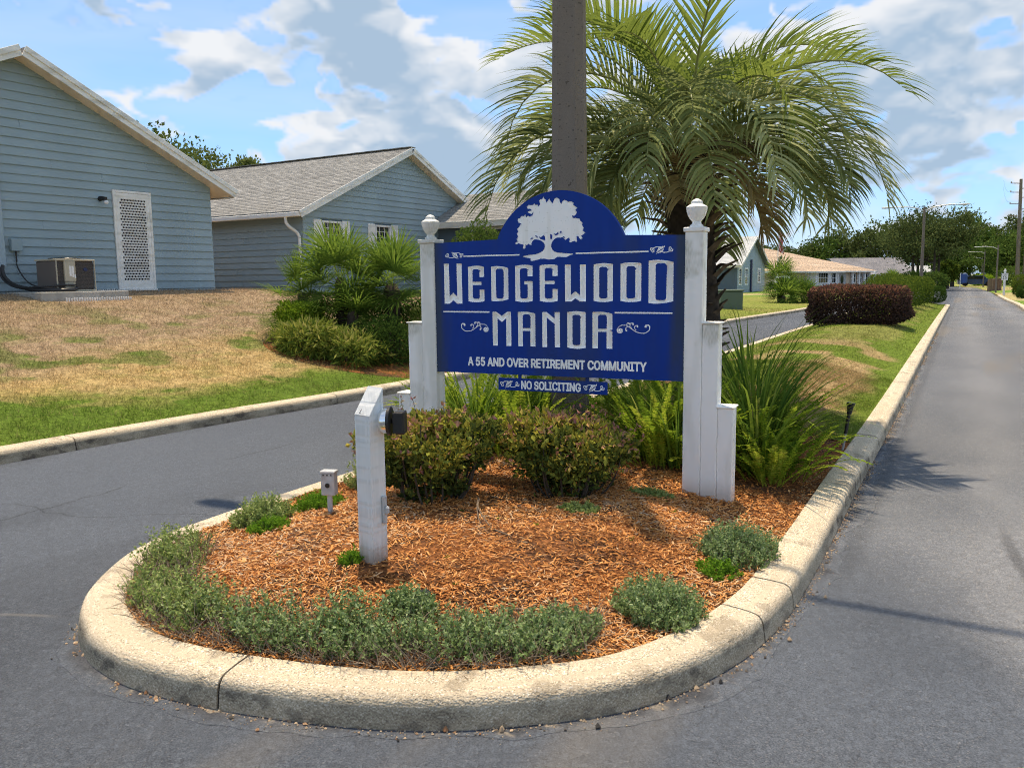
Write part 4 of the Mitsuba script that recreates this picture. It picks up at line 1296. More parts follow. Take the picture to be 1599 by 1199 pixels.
ac = thing('air_conditioner', 'beige and dark brown air conditioning unit by the blue gable wall', 'air conditioner')
AF = frame(tf(H1, A3(-1.53, .80, 1.48)), HE1 * .86, HE2 * .86, UPV * .95)
obj('coil', bx(MB(), AF, -.43, .43, -.40, .36, .03, .60, .02), 'mat_ac_coil', ac)
fin = MB()
for k in range(34):
    z = .055 + k * .0158
    bx(fin, AF, -.01, .435, .362, .366, z, z + .006)
    bx(fin, AF, -.435, -.275, .362, .366, z, z + .006)
obj('grille', fin, 'mat_interior_dark', ac, kind='stuff')
obj('lid', bx(MB(), AF, -.45, .45, -.42, .40, .60, .635, .008), 'mat_ac_beige', ac)
obj('base_pan', bx(MB(), AF, -.45, .45, -.42, .40, .0, .035, .006), 'mat_ac_beige', ac)
c = obj('control_panel', bx(MB(), AF, -.27, -.02, .30, .405, .20, .598, .006), 'mat_ac_beige', ac)
obj('control_panel', bx(MB(), AF, -.255, -.03, .30, .385, .036, .195, .006), 'mat_ac_beige', ac)
for x in (-.44, .425):
    obj('corner_post', bx(MB(), AF, x, x + .018, .36, .392, .036, .598, .003), 'mat_ac_beige', ac)
for x0, x1, z0, z1 in ((-.165, -.115, .30, .50), (-.105, -.062, .28, .50), (-.052, -.025, .26, .33)):
    obj('sticker', bx(MB(), AF, x0, x1, .405, .4075, z0, z1), 'mat_label_white', c)
mb = lathe(MB(), [(0, 0), (.5, 0), (.5, .012), (0, .014)], (0, 0, 0), 20)
mb.v[0] = tf(AF, np.column_stack([.225 + mb.v[0][:, 0] * .10, .366 + mb.v[0][:, 2], .43 + mb.v[0][:, 1] * .07]))
obj('badge', mb, 'mat_badge_blue', ac)
fan = MB()
for k in range(5):
    lathe(fan, [(.07 + .06 * k, .64), (.082 + .06 * k, .652), (.07 + .06 * k, .66)], (0, 0, 0), 24)
for k in range(12):
    a = k * math.pi / 6
    tube(fan, [(0.03 * math.cos(a), .03 * math.sin(a), .668), (.26 * math.cos(a), .26 * math.sin(a), .662), (.35 * math.cos(a), .35 * math.sin(a), .638)], .004, 5)
for i in range(len(fan.v)):
    fan.v[i] = tf(AF, fan.v[i] + A3(0, -.02, 0))
obj('fan_guard', fan, 'mat_black_plastic', ac)
obj('equipment_pad', bx(MB(), H1, -2.35, -.62, .20, 1.36, 1.27, 1.477, .01), 'mat_slab_grey', label='pale concrete pad under the air conditioning unit', cat='slab')
t = thing('wall_box', 'small blue electrical box with dangling cable left of the air conditioner', 'electrical box')
obj('housing', bx(MB(), H1, -2.13, -1.93, .02, .13, 2.25, 2.48, .008), 'mat_siding', t)
cab = spl([tf(H1, A3(-2.03, .07, 2.26)), tf(H1, A3(-2.03, .06, 2.0)), tf(H1, A3(-2.0, .10, 1.85)), tf(H1, A3(-1.92, .3, 1.62)), tf(H1, A3(-1.82, .52, 1.56))], 16)
obj('cable', tube(MB(), cab, .014, 6), 'mat_black_plastic', t, smooth=60)
t = thing('line_set', 'black insulated pipes running from a blue duct to the air conditioner', 'pipe')
obj('duct', bx(MB(), H1, -2.62, -2.25, .02, .12, 1.95, 4.2, .006), 'mat_conduit', t)
cab = spl([tf(H1, A3(-2.32, .10, 1.98)), tf(H1, A3(-2.36, .18, 1.80)), tf(H1, A3(-2.3, .45, 1.60)), tf(H1, A3(-2.1, 1.0, 1.515)), tf(H1, A3(-1.8, 1.26, 1.51)), tf(H1, A3(-1.56, 1.16, 1.54))], 26)
obj('pipe', tube(MB(), cab, .038, 8), 'mat_black_plastic', t, smooth=60)
cab = spl([tf(H1, A3(-2.38, .12, 1.95)), tf(H1, A3(-2.40, .2, 1.75)), tf(H1, A3(-2.3, .6, 1.56)), tf(H1, A3(-2.05, 1.1, 1.58)), tf(H1, A3(-1.75, 1.22, 1.60)), tf(H1, A3(-1.58, 1.15, 1.60))], 26)
obj('pipe', tube(MB(), cab, .018, 6), 'mat_black_plastic', t, smooth=60)
edge = thing('lawn_edging', 'low ribbed white edging strip along the house foundation', 'edging')
for i in range(44):
    s_ = -1.95 + i * .05
    o = 1.42 if s_ < -.62 else .16
    q_ = tf(H1, A3(s_, o, 0))
    zt = float(z_left(np.array([q_[0]]), np.array([q_[1]]))[0])
    obj('slat', bx(MB(), H1, s_, s_ + .030, o, o + .02, zt - .05, zt + .055 + .012 * rng.random(), .004), 'mat_trim_white', edge)

# --- the second blue house with its shingle roof
PH2 = A3(-15.62, 17.19, 0)
H2 = frame(PH2, HE1, HE2, UPV)
h2 = thing('gable_house', 'blue gabled house with grey shingle roof and shuttered windows behind the palms', 'house')
rz2 = lambda s: 5.47 - .452 * abs(s - 4.46)
wall2 = Polygon([(0, .90), (8.92, .90), (8.92, rz2(8.92)), (4.46, rz2(4.46)), (0, rz2(0))])
win = [sbox(.73, 2.20, 1.445, 3.245), sbox(2.955, 2.20, 3.62, 3.235)]
cut = unary_union([w.buffer(.03, join_style='mitre') for w in win])
core = MB()
slab(core, wall2.difference(cut), lambda x, z: -.004, lambda x, z: -.15, H2, .5)
bx(core, H2, .004, .15, -13, -.15, .9, rz2(0) - .02)
bx(core, H2, 8.77, 8.92, -13, -.15, .9, rz2(0) - .02)
obj('wall', core, 'mat_siding_back', h2)
lap_wall(h2 + '__wall', H2, wall2.difference(cut.buffer(.05, join_style='mitre')), 1.15, .169, seed=2)
SF2 = frame(PH2, -HE2, -HE1, UPV)                # side wall: x away from the road, y towards the viewer
lap_wall(h2 + '__wall', SF2, sbox(.02, .90, 9.0, rz2(0) - .06), 1.15, .169, seed=3, maxlen=4.8)
obj('corner_board', bx(MB(), H2, -.026, .07, -.02, .026, .95, 3.42, .003), 'mat_siding', h2)
for w in win:
    a, z0, b, z1 = w.bounds
    wk = obj('window', bx(MB(), H2, a, b, -.06, -.03, z0, z1), 'mat_glass_dark', h2)
    for p in ((a - .03, a + .03, z0 - .03, z1 + .03), (b - .03, b + .03, z0 - .03, z1 + .03)):
        obj('frame', bx(MB(), H2, p[0], p[1], -.03, .035, p[2], p[3], .003), 'mat_trim_white', wk)
    for p in ((z0 - .03, z0 + .03), (z1 - .025, z1 + .03), ((z0 + z1) / 2 - .02, (z0 + z1) / 2 + .02)):
        obj('frame', bx(MB(), H2, a + .03, b - .03, -.03, .032, p[0], p[1], .003), 'mat_trim_white', wk)
    for k in (1, 2):
        x = a + (b - a) * k / 3
        obj('muntin', bx(MB(), H2, x - .009, x + .009, -.03, -.012, z0 + .03, z1 - .03), 'mat_trim_white', wk)
    for k in (.17, .34, .67, .84):
        z = z0 + (z1 - z0) * k
        obj('muntin', bx(MB(), H2, a + .03, b - .03, -.029, -.016, z - .008, z + .008), 'mat_trim_white', wk)
    for x0, x1 in ((a - .36, a - .045), (b + .045, b + .36)):
        sh = obj('shutter', bx(MB(), H2, x0, x1, .024, .040, z0 - .03, z1 + .05, .003), 'mat_trim_white', h2)
        lou = MB()
        for k in range(22):
            z = z0 + .02 + k * (z1 - z0 - .02) / 22
            bx(lou, H2, x0 + .045, x1 - .045, .040, .047, z, z + .028)
        obj('louvre', lou, 'mat_trim_white', sh, kind='stuff')
a = math.atan(.452)
for sx in (-1, 1):
    L = 4.80 / math.cos(a)
    xd = sx * HE1 * math.cos(a) - UPV * math.sin(a)
    zn = unit(np.cross(HE2, xd))
    zn = zn if zn[2] > 0 else -zn
    o = PH2 + HE1 * 4.46 + UPV * 5.47
    RF = frame(o, xd, HE2, zn)
    r = obj('roof', bx(MB(), RF, .004, L, -13.5, .30, .055, .16), 'mat_siding_back', h2)
    obj('soffit', bx(MB(), RF, .004, L - .02, -13.4, .29, .0, .05), 'mat_soffit', r)
    obj('fascia', bx(MB(), RF, .0, L + .02, .302, .324, -.015, .145, .003), 'mat_trim_white', r)
    obj('fascia', bx(MB(), RF, -.01, L + .03, .326, .346, .095, .180, .003), 'mat_trim_white', r)
    eave = o + xd * L + zn * .16
    SFr = frame(eave, -HE2, -xd, zn)
    obj('shingles', shingle_roof(MB(), SFr, -.33, 13.4, L - .01, seed=5 + sx), 'mat_shingle', r, kind='stuff')
rc = MB()
for k in range(46):
    bx(rc, frame(PH2 + HE1 * 4.46 + HE2 * (.33 - k * .30) + UPV * 5.655, HE2, HE1, UPV), -.30, 0, -.13, .13, .0, .016 + .004 * (k % 2))
obj('ridge_cap', rc, 'mat_shingle', h2, kind='stuff')
gut = MB()
GF = frame(PH2 + HE1 * -.345 + UPV * 3.31, -HE2, -HE1, UPV)
obj('gutter', bx(MB(), GF, -.30, 13.3, .0, .11, .0, .115, .012), 'mat_trim_white', h2)
dp = spl([tf(GF, A3(.30, .06, .0)), tf(GF, A3(.30, .06, -.10)), tf(GF, A3(.16, -.03, -.26)), tf(GF, A3(.055, -.235, -.42)), tf(GF, A3(.055, -.245, -.60)), tf(GF, A3(.055, -.245, -2.2))], 30)
dp = np.array([tf(GF, A3(*q)) for q in spl([(.22, .055, .0), (.22, .055, -.10), (.17, .02, -.22), (.08, -.20, -.40), (.055, -.255, -.52), (.055, -.26, -2.25)], 34)])
obj('downspout', tube(MB(), dp, .042, 8), 'mat_trim_white', h2, smooth=50)

# its lower porch wing
wz = 3.44
wing = obj('porch', bx(MB(), H2, 6.1, 6.22, .02, 4.6, .9, wz - .06), 'mat_siding_back', h2)
bx(mbw := MB(), H2, 8.0, 8.12, -1, 4.6, .9, wz)
obj('porch_wall', mbw, 'mat_siding_back', h2)
wf = frame(PH2 + HE1 * 6.1, HE2, -HE1, UPV)
w = obj('window', bx(MB(), wf, 1.42, 2.6, .002, .010, 2.2, 3.18), 'mat_glass_dark', h2)
for q in ((1.35, 1.42, 2.0, 3.26), (2.6, 2.67, 2.0, 3.26)):
    obj('frame', bx(MB(), wf, q[0], q[1], .002, .05, q[2], q[3]), 'mat_trim_white', w)
obj('frame', bx(MB(), wf, 1.42, 2.6, .002, .05, 3.18, 3.26), 'mat_trim_white', w)
obj('post', bx(MB(), wf, 1.16, 1.22, .004, .07, .9, wz), 'mat_siding', h2)
for sx in (-1, 1):
    a = math.atan(.47)
    L = 2.32 / math.cos(a)
    xd = sx * HE1 * math.cos(a) - UPV * math.sin(a)
    zn = unit(np.cross(HE2, xd))
    zn = zn if zn[2] > 0 else -zn
    o = PH2 + HE1 * 8.06 + UPV * (wz - .06 + 2.32 * .47)
    RF = frame(o, xd, HE2, zn)
    r = obj('porch_roof', bx(MB(), RF, .004, L, .02 if sx < 0 else -3, 4.9, .0, .08), 'mat_siding_back', h2)
    eave = o + xd * L + zn * .08
    SFr = frame(eave, -HE2, -xd, zn)
    obj('shingles', shingle_roof(MB(), SFr, -4.9, .0 if sx < 0 else 3, L - .01, seed=15 + sx), 'mat_shingle', r, kind='stuff')
    if sx < 0:
        obj('fascia', bx(MB(), RF, L + .002, L + .02, .02, 4.9, -.10, .09), 'mat_trim_white', r)
        obj('light_string', tube(MB(), spl([tf(H2, A3(5.70, .1 + .5 * k, 3.26 + .012 * (k % 2))) for k in range(9)], 30), .016, 6), 'mat_soffit', r)

# ------------------------------------------------------------------ houses farther along the left lane
def far_siding(mb, m, poly, z0, expo):
    x0, y0, x1, y1 = poly.bounds
    z = z0
    while z < y1:
        slab(mb, poly.intersection(sbox(x0 - 1, z, x1 + 1, z + expo)), lambda x, zz, z=z: .01 + .025 * np.clip(1 - (zz - z) / expo, 0, 1), lambda x, zz: -.01, m)
        z += expo
    return mb


def far_window(parent, m, x0, x1, z0, z1, y=.03, nx=2, nz=2, fr=.09):
    w = obj('window', bx(MB(), m, x0, x1, y - .02, y, z0, z1), 'mat_glass_dark', parent)
    f = MB()
    bx(f, m, x0 - fr, x0, y - .02, y + .04, z0 - fr, z1 + fr)
    bx(f, m, x1, x1 + fr, y - .02, y + .04, z0 - fr, z1 + fr)
    bx(f, m, x0, x1, y - .02, y + .04, z0 - fr, z0)
    bx(f, m, x0, x1, y - .02, y + .04, z1, z1 + fr)
    for k in range(1, nx):
        x = x0 + (x1 - x0) * k / nx
        bx(f, m, x - .02, x + .02, y, y + .02, z0, z1)
    for k in range(1, nz):
        z = z0 + (z1 - z0) * k / nz
        bx(f, m, x0, x1, y, y + .025, z - .025, z + .025)
    obj('frame', f, 'mat_paint_white', w)
    return w


def gable_roof(parent, m, s0, s1, back, front, zr, slope, ovh, thick, shg, fasc='mat_trim_white', expo=.35, tab=.9):
    """ridge along the frame's y; gable span along x"""
    mid = (s0 + s1) / 2
    a = math.atan(slope)
    for sx in (-1, 1):
        L = ((s1 - s0) / 2 + ovh) / math.cos(a)
        x, y = m[:3, 0], m[:3, 1]
        xd = sx * x * math.cos(a) - UPV * math.sin(a)
        zn = unit(np.cross(y, xd))
        zn = zn if zn[2] > 0 else -zn
        o = tf(m, A3(mid, 0, zr))
        RF = frame(o, xd, y, zn)
        r = obj('roof', bx(MB(), RF, .005, L, -back, front, .03, thick), 'mat_siding_back', parent)
        obj('fascia', bx(MB(), RF, 0, L + .03, front + .002, front + .05, -.06, thick + .01), fasc, r)
        obj('eave_board', bx(MB(), RF, L + .002, L + .04, -back, front, -.08, thick), fasc, r)
        SFr = frame(o + xd * L + zn * thick, -y, -xd, zn)
        obj('shingles', shingle_roof(MB(), SFr, -front, back, L - .01, expo=expo, tab=tab, seed=31), shg, r, kind='stuff')


HF = frame(A3(-19.1, 80.2, 0), A3(0, 1, 0), A3(1, 0, 0), UPV)
h3 = thing('far_house', 'small blue steep gabled house with narrow white windows beyond the palm', 'house')
w3 = Polygon([(0, 0), (12.2, 0), (12.2, 2.75), (6.1, 5.45), (0, 2.75)])
core = slab(MB(), w3, lambda x, z: 0.0, lambda x, z: -.3, HF, .5)
bx(core, HF, .02, .3, -9, -.3, 0, 2.75)
bx(core, HF, 11.9, 12.2, -9, -.3, 0, 2.75)
obj('wall', core, 'mat_siding_back', h3)
obj('siding', far_siding(MB(), HF, w3, 0.1, .25), 'mat_siding', h3, kind='stuff')
gable_roof(h3, HF, 0, 12.2, 9, .5, 5.5, .4426, .5, .16, 'mat_shingle_pale')
for x0, x1 in ((.55, 1.5), (3.0, 4.1), (8.8, 9.9)):
    far_window(h3, HF, x0, x1, .95 if x0 < 5 else 1.1, 2.35, nx=1, nz=2, fr=.14)
obj('downpipe', bx(MB(), HF, 5.25, 5.7, .045, .16, .1, 3.3), 'mat_badge_blue', h3)
obj('vent_pipe', tube(MB(), [tf(HF, A3(4.0, -5, 4.4)), tf(HF, A3(4.0, -5, 5.9))], .06, 8), 'mat_grey_pvc', h3)

# brick house behind it
HB = frame(A3(-23.5, 99.5, 0), A3(0, 1, 0), A3(1, 0, 0), UPV)
h4 = thing('far_house', 'low red brick house half hidden behind the steep blue gable', 'house')
w4 = Polygon([(0, 0), (12, 0), (12, 2.7), (6, 3.9), (0, 2.7)])
obj('wall', slab(MB(), w4, lambda x, z: 0, lambda x, z: -8, HB, .5), 'mat_brick_red', h4)
gable_roof(h4, HB, 0, 12, 8, .5, 3.95, .2, .5, .16, 'mat_shingle_pale')
t = thing('white_fence', 'white panel fence between the blue gable house and the pink roofed house', 'fence')
for k in range(6):
    obj('panel', bx(MB(), frame(A3(-18.2, 93.2, 0), A3(-.05, 1, 0), A3(1, .05, 0), UPV), 2.0 * k, 2.0 * k + 1.95, 0, .06, 0.05, 1.65), 'mat_paint_white', t)

# pink roofed house: hip roof, bay with its own little hip, arched door
h5 = thing('far_house', 'cream house with wide pink hip roof and white bay window', 'house')


def hip(parent, m, x0, x1, y0, y1, ze, zr, shg, name='roof', fasc=True):
    """a hip roof over the rectangle in the frame m"""
    w, dp_ = x1 - x0, y1 - y0
    k = min(w, dp_) / 2
    if w >= dp_:
        r0, r1 = (x0 + k, (y0 + y1) / 2), (x1 - k, (y0 + y1) / 2)
    else:
        r0, r1 = ((x0 + x1) / 2, y0 + k), ((x0 + x1) / 2, y1 - k)
    e = [(x0, y0), (x1, y0), (x1, y1), (x0, y1)]
    if w >= dp_:
        facets = [(e[0], e[1], r1, r0), (e[1], e[2], r1, r1), (e[2], e[3], r0, r1), (e[3], e[0], r0, r0)]
    else:
        facets = [(e[0], e[1], r0, r0), (e[1], e[2], r1, r0), (e[2], e[3], r1, r1), (e[3], e[0], r0, r1)]
    mb = MB()
    n = max(3, int(math.hypot(k, zr - ze) / .40))
    for a_, b_, c_, d_ in facets:
        P = [A3(*q, z) for q, z in ((a_, ze), (b_, ze), (c_, zr), (d_, zr))]
        nn = unit(np.cross(P[1] - P[0], (P[2] + P[3]) / 2 - P[0]))
        for j in range(n):
            t0, t1 = j / n, (j + 1) / n
            q0, q1 = P[0] + (P[3] - P[0]) * t0, P[1] + (P[2] - P[1]) * t0
            q3, q2 = P[0] + (P[3] - P[0]) * t1, P[1] + (P[2] - P[1]) * t1
            mb.add(tf(m, np.array([q0 + nn * .035, q1 + nn * .035, q2 + nn * .005, q3 + nn * .005, q0 - nn * .03, q1 - nn * .03])), [[0, 1, 2], [0, 2, 3], [4, 5, 1], [4, 1, 0]])
    r = obj(name, mb, shg, parent)
    f = MB()
    bx(f, m, x0, x1, y0 - .04, y0, ze - .16, ze + .03)
    bx(f, m, x0, x1, y1, y1 + .04, ze - .16, ze + .03)
    bx(f, m, x0 - .04, x0, y0, y1, ze - .16, ze + .03)
    bx(f, m, x1, x1 + .04, y0, y1, ze - .16, ze + .03)
    obj('fascia', f, 'mat_trim_white', r)
    return r


HP = frame(A3(-20.5, 108.5, 0), A3(.42, .9075, 0), A3(.9075, -.42, 0), UPV)  # x along the front, y towards the road
obj('wall', bx(MB(), HP, -3.5, 20.5, -20, 0, 0, 2.25), 'mat_cream_wall', h5)
hip(h5, HP, -4.2, 21.2, -21.0, .8, 2.22, 5.6, 'mat_shingle_pink')
bay = obj('bay', slab(MB(), sbox(5.2, 0, 10.0, 2.2), lambda x, z: 1.6 + 0 * x, lambda x, z: -.1, HP, .5), 'mat_paint_white', h5)
hip(h5, HP, 4.4, 10.8, -2.5, 2.2, 2.18, 3.05, 'mat_shingle_pink', 'bay_roof')
far_window(h5, HP, 5.75, 7.75, .75, 1.95, y=1.64, nx=4, nz=2)
far_window(h5, HP, 8.75, 9.55, .75, 1.95, y=1.64, nx=2, nz=2)
dr_ = obj('door', bx(MB(), HP, 12.6, 14.6, .01, .06, 0, 2.0), 'mat_grey_pvc', h5)
obj('door_glass', slab(MB(), affinity.scale(Point(0, 0).buffer(1, 10), .36, .62).intersection(sbox(-1, -1, 1, 1)).__class__(affinity.translate(affinity.scale(Point(0, 0).buffer(1, 10), .36, .62), 13.6, 1.15)), lambda x, z: .09, lambda x, z: .05, HP, .5), 'mat_glass_dark', dr_)
for x in (11.2, 12.0, 15.6, 17.2, 18.6, 19.8):
    obj('column', bx(MB(), HP, x, x + .3, .1, .4, 0, 2.1), 'mat_paint_white', h5)
for x in (16.2, 17.8, 19.2):
    far_window(h5, HP, x, x + .6, .7, 1.85, y=.04, nx=1, nz=2)
obj('roof_vent', lathe(MB(), [(.0, .0), (.16, .0), (.16, .3), (.26, .32), (.0, .42)], tf(HP, A3(4.5, -3.2, 3.85)), 10), 'mat_black_plastic', h5)

# grey roofed house and pale roofed house beyond
HG = frame(A3(-13.2, 140.5, 0), A3(.42, .9075, 0), A3(.9075, -.42, 0), UPV)
h6 = thing('far_house', 'house with long dark grey roof and tan gable end', 'house')
obj('wall', bx(MB(), frame(A3(-9.75, 148, 0), A3(-.877, -.48, 0), A3(.48, -.877, 0), UPV), 0.2, 11, -9, 0, 0, 2.0), 'mat_tan_wall', h6)
GG = frame(A3(-9.75, 148, 0), A3(.48, -.877, 0), A3(.877, .48, 0), UPV)
obj('gable', slab(MB(), Polygon([(-4.6, 0), (4.2, 0), (4.2, 1.9), (-.2, 4.2), (-4.6, 1.9)]), lambda x, z: .05, lambda x, z: -.2, GG, .5), 'mat_cream_wall', h6)
gable_roof(h6, GG, -4.6, 4.2, 11, .4, 4.25, .52, .6, .18, 'mat_shingle_grey')
SG = frame(A3(-9.75, 148, 0) + GG[:3, 0] * 4.2, -GG[:3, 1], GG[:3, 0], UPV)
far_window(h6, SG, 3.0, 7.5, .5, 1.6, y=.06, nx=4, nz=1)
obj('carport_opening', bx(MB(), SG, .8, 10.5, .02, .05, .0, 1.55), 'mat_interior_dark', h6)
h7 = thing('far_house', 'low house with pale grey roof under the big oak', 'house')
WG = frame(A3(-3.6, 168.5, 0), A3(.48, -.877, 0), A3(.877, .48, 0), UPV)
obj('wall', bx(MB(), WG, -3.6, 3.6, -9, 0, 0, 1.9), 'mat_tan_wall', h7)
gable_roof(h7, WG, -3.8, 3.8, 9.5, .4, 3.05, .42, .5, .18, 'mat_shingle_pale')
far_window(h7, frame(A3(-3.6, 168.5, 0) + WG[:3, 0] * 3.6, -WG[:3, 1], WG[:3, 0], UPV), 2, 4, .6, 1.5, y=.05)

# ------------------------------------------------------------------ plants
def feather(mb, rach, base, az, el0, bend, L, npin, pl, pw, vang=.5, fwd=.8, droop=.25, start=.12, rw=.012, seg=2, sway=0.0, pw0=1.0):
    """one pinnate leaf: an arching midrib with leaflets on both sides; leaflets go to mb, the midrib to rach"""
    k = 26
    t = np.linspace(0, 1, k)
    el = el0 - bend * t ** 1.35
    a = az + sway * t ** 2
    d = np.column_stack([np.cos(a) * np.cos(el), np.sin(a) * np.cos(el), np.sin(el)])
    p = base + np.vstack([[0, 0, 0], np.cumsum((d[:-1] + d[1:]) / 2 * L / (k - 1), 0)])
    side0 = np.column_stack([-np.sin(a), np.cos(a), 0 * a])
    up0 = np.cross(d, side0)
    up0 *= np.sign(up0[:, 2:3] + 1e-6) if abs(el0) < 1.3 else 1
    tube(rach, p[::2], rw * (1.05 - .85 * t[::2]), 5, rng.random())
    u = np.repeat(np.linspace(start, .995, npin), 2) + rng.uniform(-.3, .3, 2 * npin) / npin
    u = np.clip(u, 0, 1)
    sg = np.tile([1, -1], npin)[:, None]
    I = lambda q: np.column_stack([np.interp(u, t, q[:, i]) for i in range(3)])
    P0, D, S, U = I(p), unit(I(d)), unit(I(side0)), unit(I(up0))
    env = np.sin(np.pi * np.clip((u - start * .6) / (1.08 - start * .6), 0, 1)) ** .6
    fa = fwd * (1 - .15 * u) + .35 * u ** 2 * fwd
    va = vang + rng.normal(0, .10, 2 * npin)
    dirn = unit(D * np.cos(fa)[:, None] * .0 + D * np.sin(fa)[:, None] * 0 + D * np.cos(1.57 - fa)[:, None] + (S * sg * np.cos(va)[:, None] + U * np.sin(va)[:, None]) * np.sin(1.57 - fa * .75)[:, None])
    ll = (pl * env * rng.uniform(.88, 1.1, 2 * npin))[:, None]
    pts = [P0]
    dd = dirn
    for s in range(seg):
        pts.append(pts[-1] + dd * ll / seg)
        dd = unit(dd + A3(0, 0, -1) * droop * (1.1 if s else .8) + D * .08)
    PT = np.stack(pts, 1)
    wd = np.interp(np.linspace(0, 1, seg + 1), [0, .35, 1], [.75 * pw0, 1, .06])[None] * pw * (.55 + .45 * env)[:, None]
    sd = unit(np.cross(dirn, U + .25 * rng.normal(size=U.shape)))
    rr = np.clip(.5 + .22 * rng.normal() + .16 * rng.normal(size=2 * npin), 0, 1)
    strips(mb, PT, wd, sd, rr)
    return p


# --- the feathery palm on the median
PB = A3(-2.36, 8.40, .22)
palm = thing('palm_tree', 'feathery grey-green palm with shaggy trunk arching over the median behind the sign', 'palm tree')
mb = MB()
zs = np.linspace(-.15, 2.66, 16)
tube(mb, [PB + A3(.02 * math.sin(3 * z) - .16 * max(0, z / 2.55) ** 2, .02 * math.cos(2 * z) - .08 * max(0, z / 2.55) ** 2, z) for z in zs], np.interp(zs, [-.1, .3, 1.6, 2.3, 2.55], [.24, .21, .23, .24, .13]), 14, .4)
obj('trunk', mb, 'mat_palm_trunk', palm, smooth=50)
k = 0
for i in range(130):
    z = .12 + 2.42 * (i + .5) / 130
    a = i * 2.39996 + rng.normal(0, .12)
    r0 = .19
    o = PB + A3(-.16, -.08, 0) * (z / 2.55) ** 2 + A3(math.cos(a) * r0, math.sin(a) * r0, z)
    l = rng.uniform(.20, .34) * (1.0 if z > 1.3 else .5)
    e = rng.uniform(.5, .95)
    d0 = A3(math.cos(a) * math.cos(e), math.sin(a) * math.cos(e), math.sin(e))
    e2_ = e - rng.uniform(.15, .55)
    d1 = A3(math.cos(a) * math.cos(e2_), math.sin(a) * math.cos(e2_), math.sin(e2_))
    s = A3(-math.sin(a), math.cos(a), 0)
    P = [o, o + d0 * l * .5, o + d0 * l * .5 + d1 * l * .55]
    V = []
    for q, w, h in zip(P, (.085, .050, rng.uniform(.018, .032)), (.030, .022, .010)):
        n_ = np.cross(s, d0)
        V += [q - s * w, q + n_ * h, q + s * w, q - n_ * h * .6]
    V = np.array(V)
    f = []
    for r in (0, 4):
        for j in range(4):
            f.append((r + j, r + (j + 1) % 4, r + 4 + (j + 1) % 4, r + 4 + j))
    b = MB().add(V, f, np.clip(rng.normal(.45, .28), 0, 1))
    b.add(V[8:12], [[0, 1, 2, 3]], .9)
    obj('leaf_base', b, 'mat_palm_boot', palm)
CR_ = PB + A3(-.16, -.08, 2.55)
specs = []
n_f = 58
for i in range(n_f):
    q = i / (n_f - 1)
    specs.append((i * 2.39996 + 1.9, 1.36 - 1.42 * q ** .85 + rng.normal(0, .12), 1.30 + .85 * math.sin(math.pi * min(1, .15 + q)) - .20 * (q > .8) + rng.normal(0, .16), (1.80 + .50 * math.sin(math.pi * min(1, q * 1.05 + .12)) + .25 * (q < .16) - .35 * max(0, q - .6) / .4) * rng.uniform(.85, 1.10)))
for i, (az, e0, bend, L) in enumerate(specs):
    q = i / (n_f - 1)
    dry = q > .86 and i % 3 == 0
    lv, rc_ = MB(), MB()
    base = CR_ + A3(math.cos(az) * .12, math.sin(az) * .12, .12 - .16 * q)
    feather(lv, rc_, base, az, e0, bend, L * (.75 if dry else 1), 46 if L > 1.9 else 40, .60, .033, vang=.42 + .35 * rng.random(), fwd=.74, droop=.10 + .24 * q, start=.15, rw=.017, seg=4, sway=rng.normal(0, .30))
    fk = obj('frond', lv, 'mat_palm_dry' if dry else 'mat_palm_young' if q < .22 else 'mat_palm_leaf', palm, label='dry yellowed frond' if dry else None)
    obj('midrib', rc_, 'mat_palm_rachis', fk)
# spent flower stalks in the crown
for i in range(9):
    az = rng.uniform(0, 6.28)
    p = CR_ + A3(math.cos(az) * .14, math.sin(az) * .14, .05)
    pts = [p + A3(math.cos(az) * x, math.sin(az) * x, .5 * x - .9 * x * x) for x in np.linspace(0, .55, 6)]
    mb = tube(MB(), pts, .012, 5, .2)
    for j in range(22):
        o = pts[3] + (pts[5] - pts[3]) * rng.random()
        d = unit(A3(math.cos(az), math.sin(az), -.2) + .7 * rng.normal(size=3))
        tube(mb, [o, o + d * .12, o + d * .2 + A3(0, 0, -.03)], .003, 3, .9)
    obj('flower_stalk', mb, 'mat_dry_twig', palm)


def zi(x, y):
    return float(z_island(np.array([x]), np.array([y]))[0])


def fern(x, y, n, L, label, spread=6.28, a0=0.0, emin=.55):
    t = thing('fern', label, 'fern', 'sword ferns round the sign')
    z = zi(x, y)
    for i in range(n):
        az = a0 + spread * (i + rng.uniform(-.3, .3)) / n
        o = A3(x, y, z) + A3(math.cos(az), math.sin(az), 0) * rng.uniform(0, .16) + A3(rng.normal(0, .05), rng.normal(0, .05), 0)
        l = L * rng.uniform(.7, 1.1)
        lv, rr = MB(), MB()
        feather(lv, rr, o, az + rng.normal(0, .3), rng.uniform(emin, 1.5), rng.uniform(.3, 1.3), l, int(44 * l / .7), .036 * rng.uniform(.8, 1.2), .019, vang=.10, fwd=.16, droop=.08, start=.05, rw=.003, seg=2, sway=rng.normal(0, .3), pw0=1.2)
        v, f, uv = rr.mesh()
        lv.add(v, f, .9)
        obj('frond', lv, 'mat_fern_leaf', t)
    return t


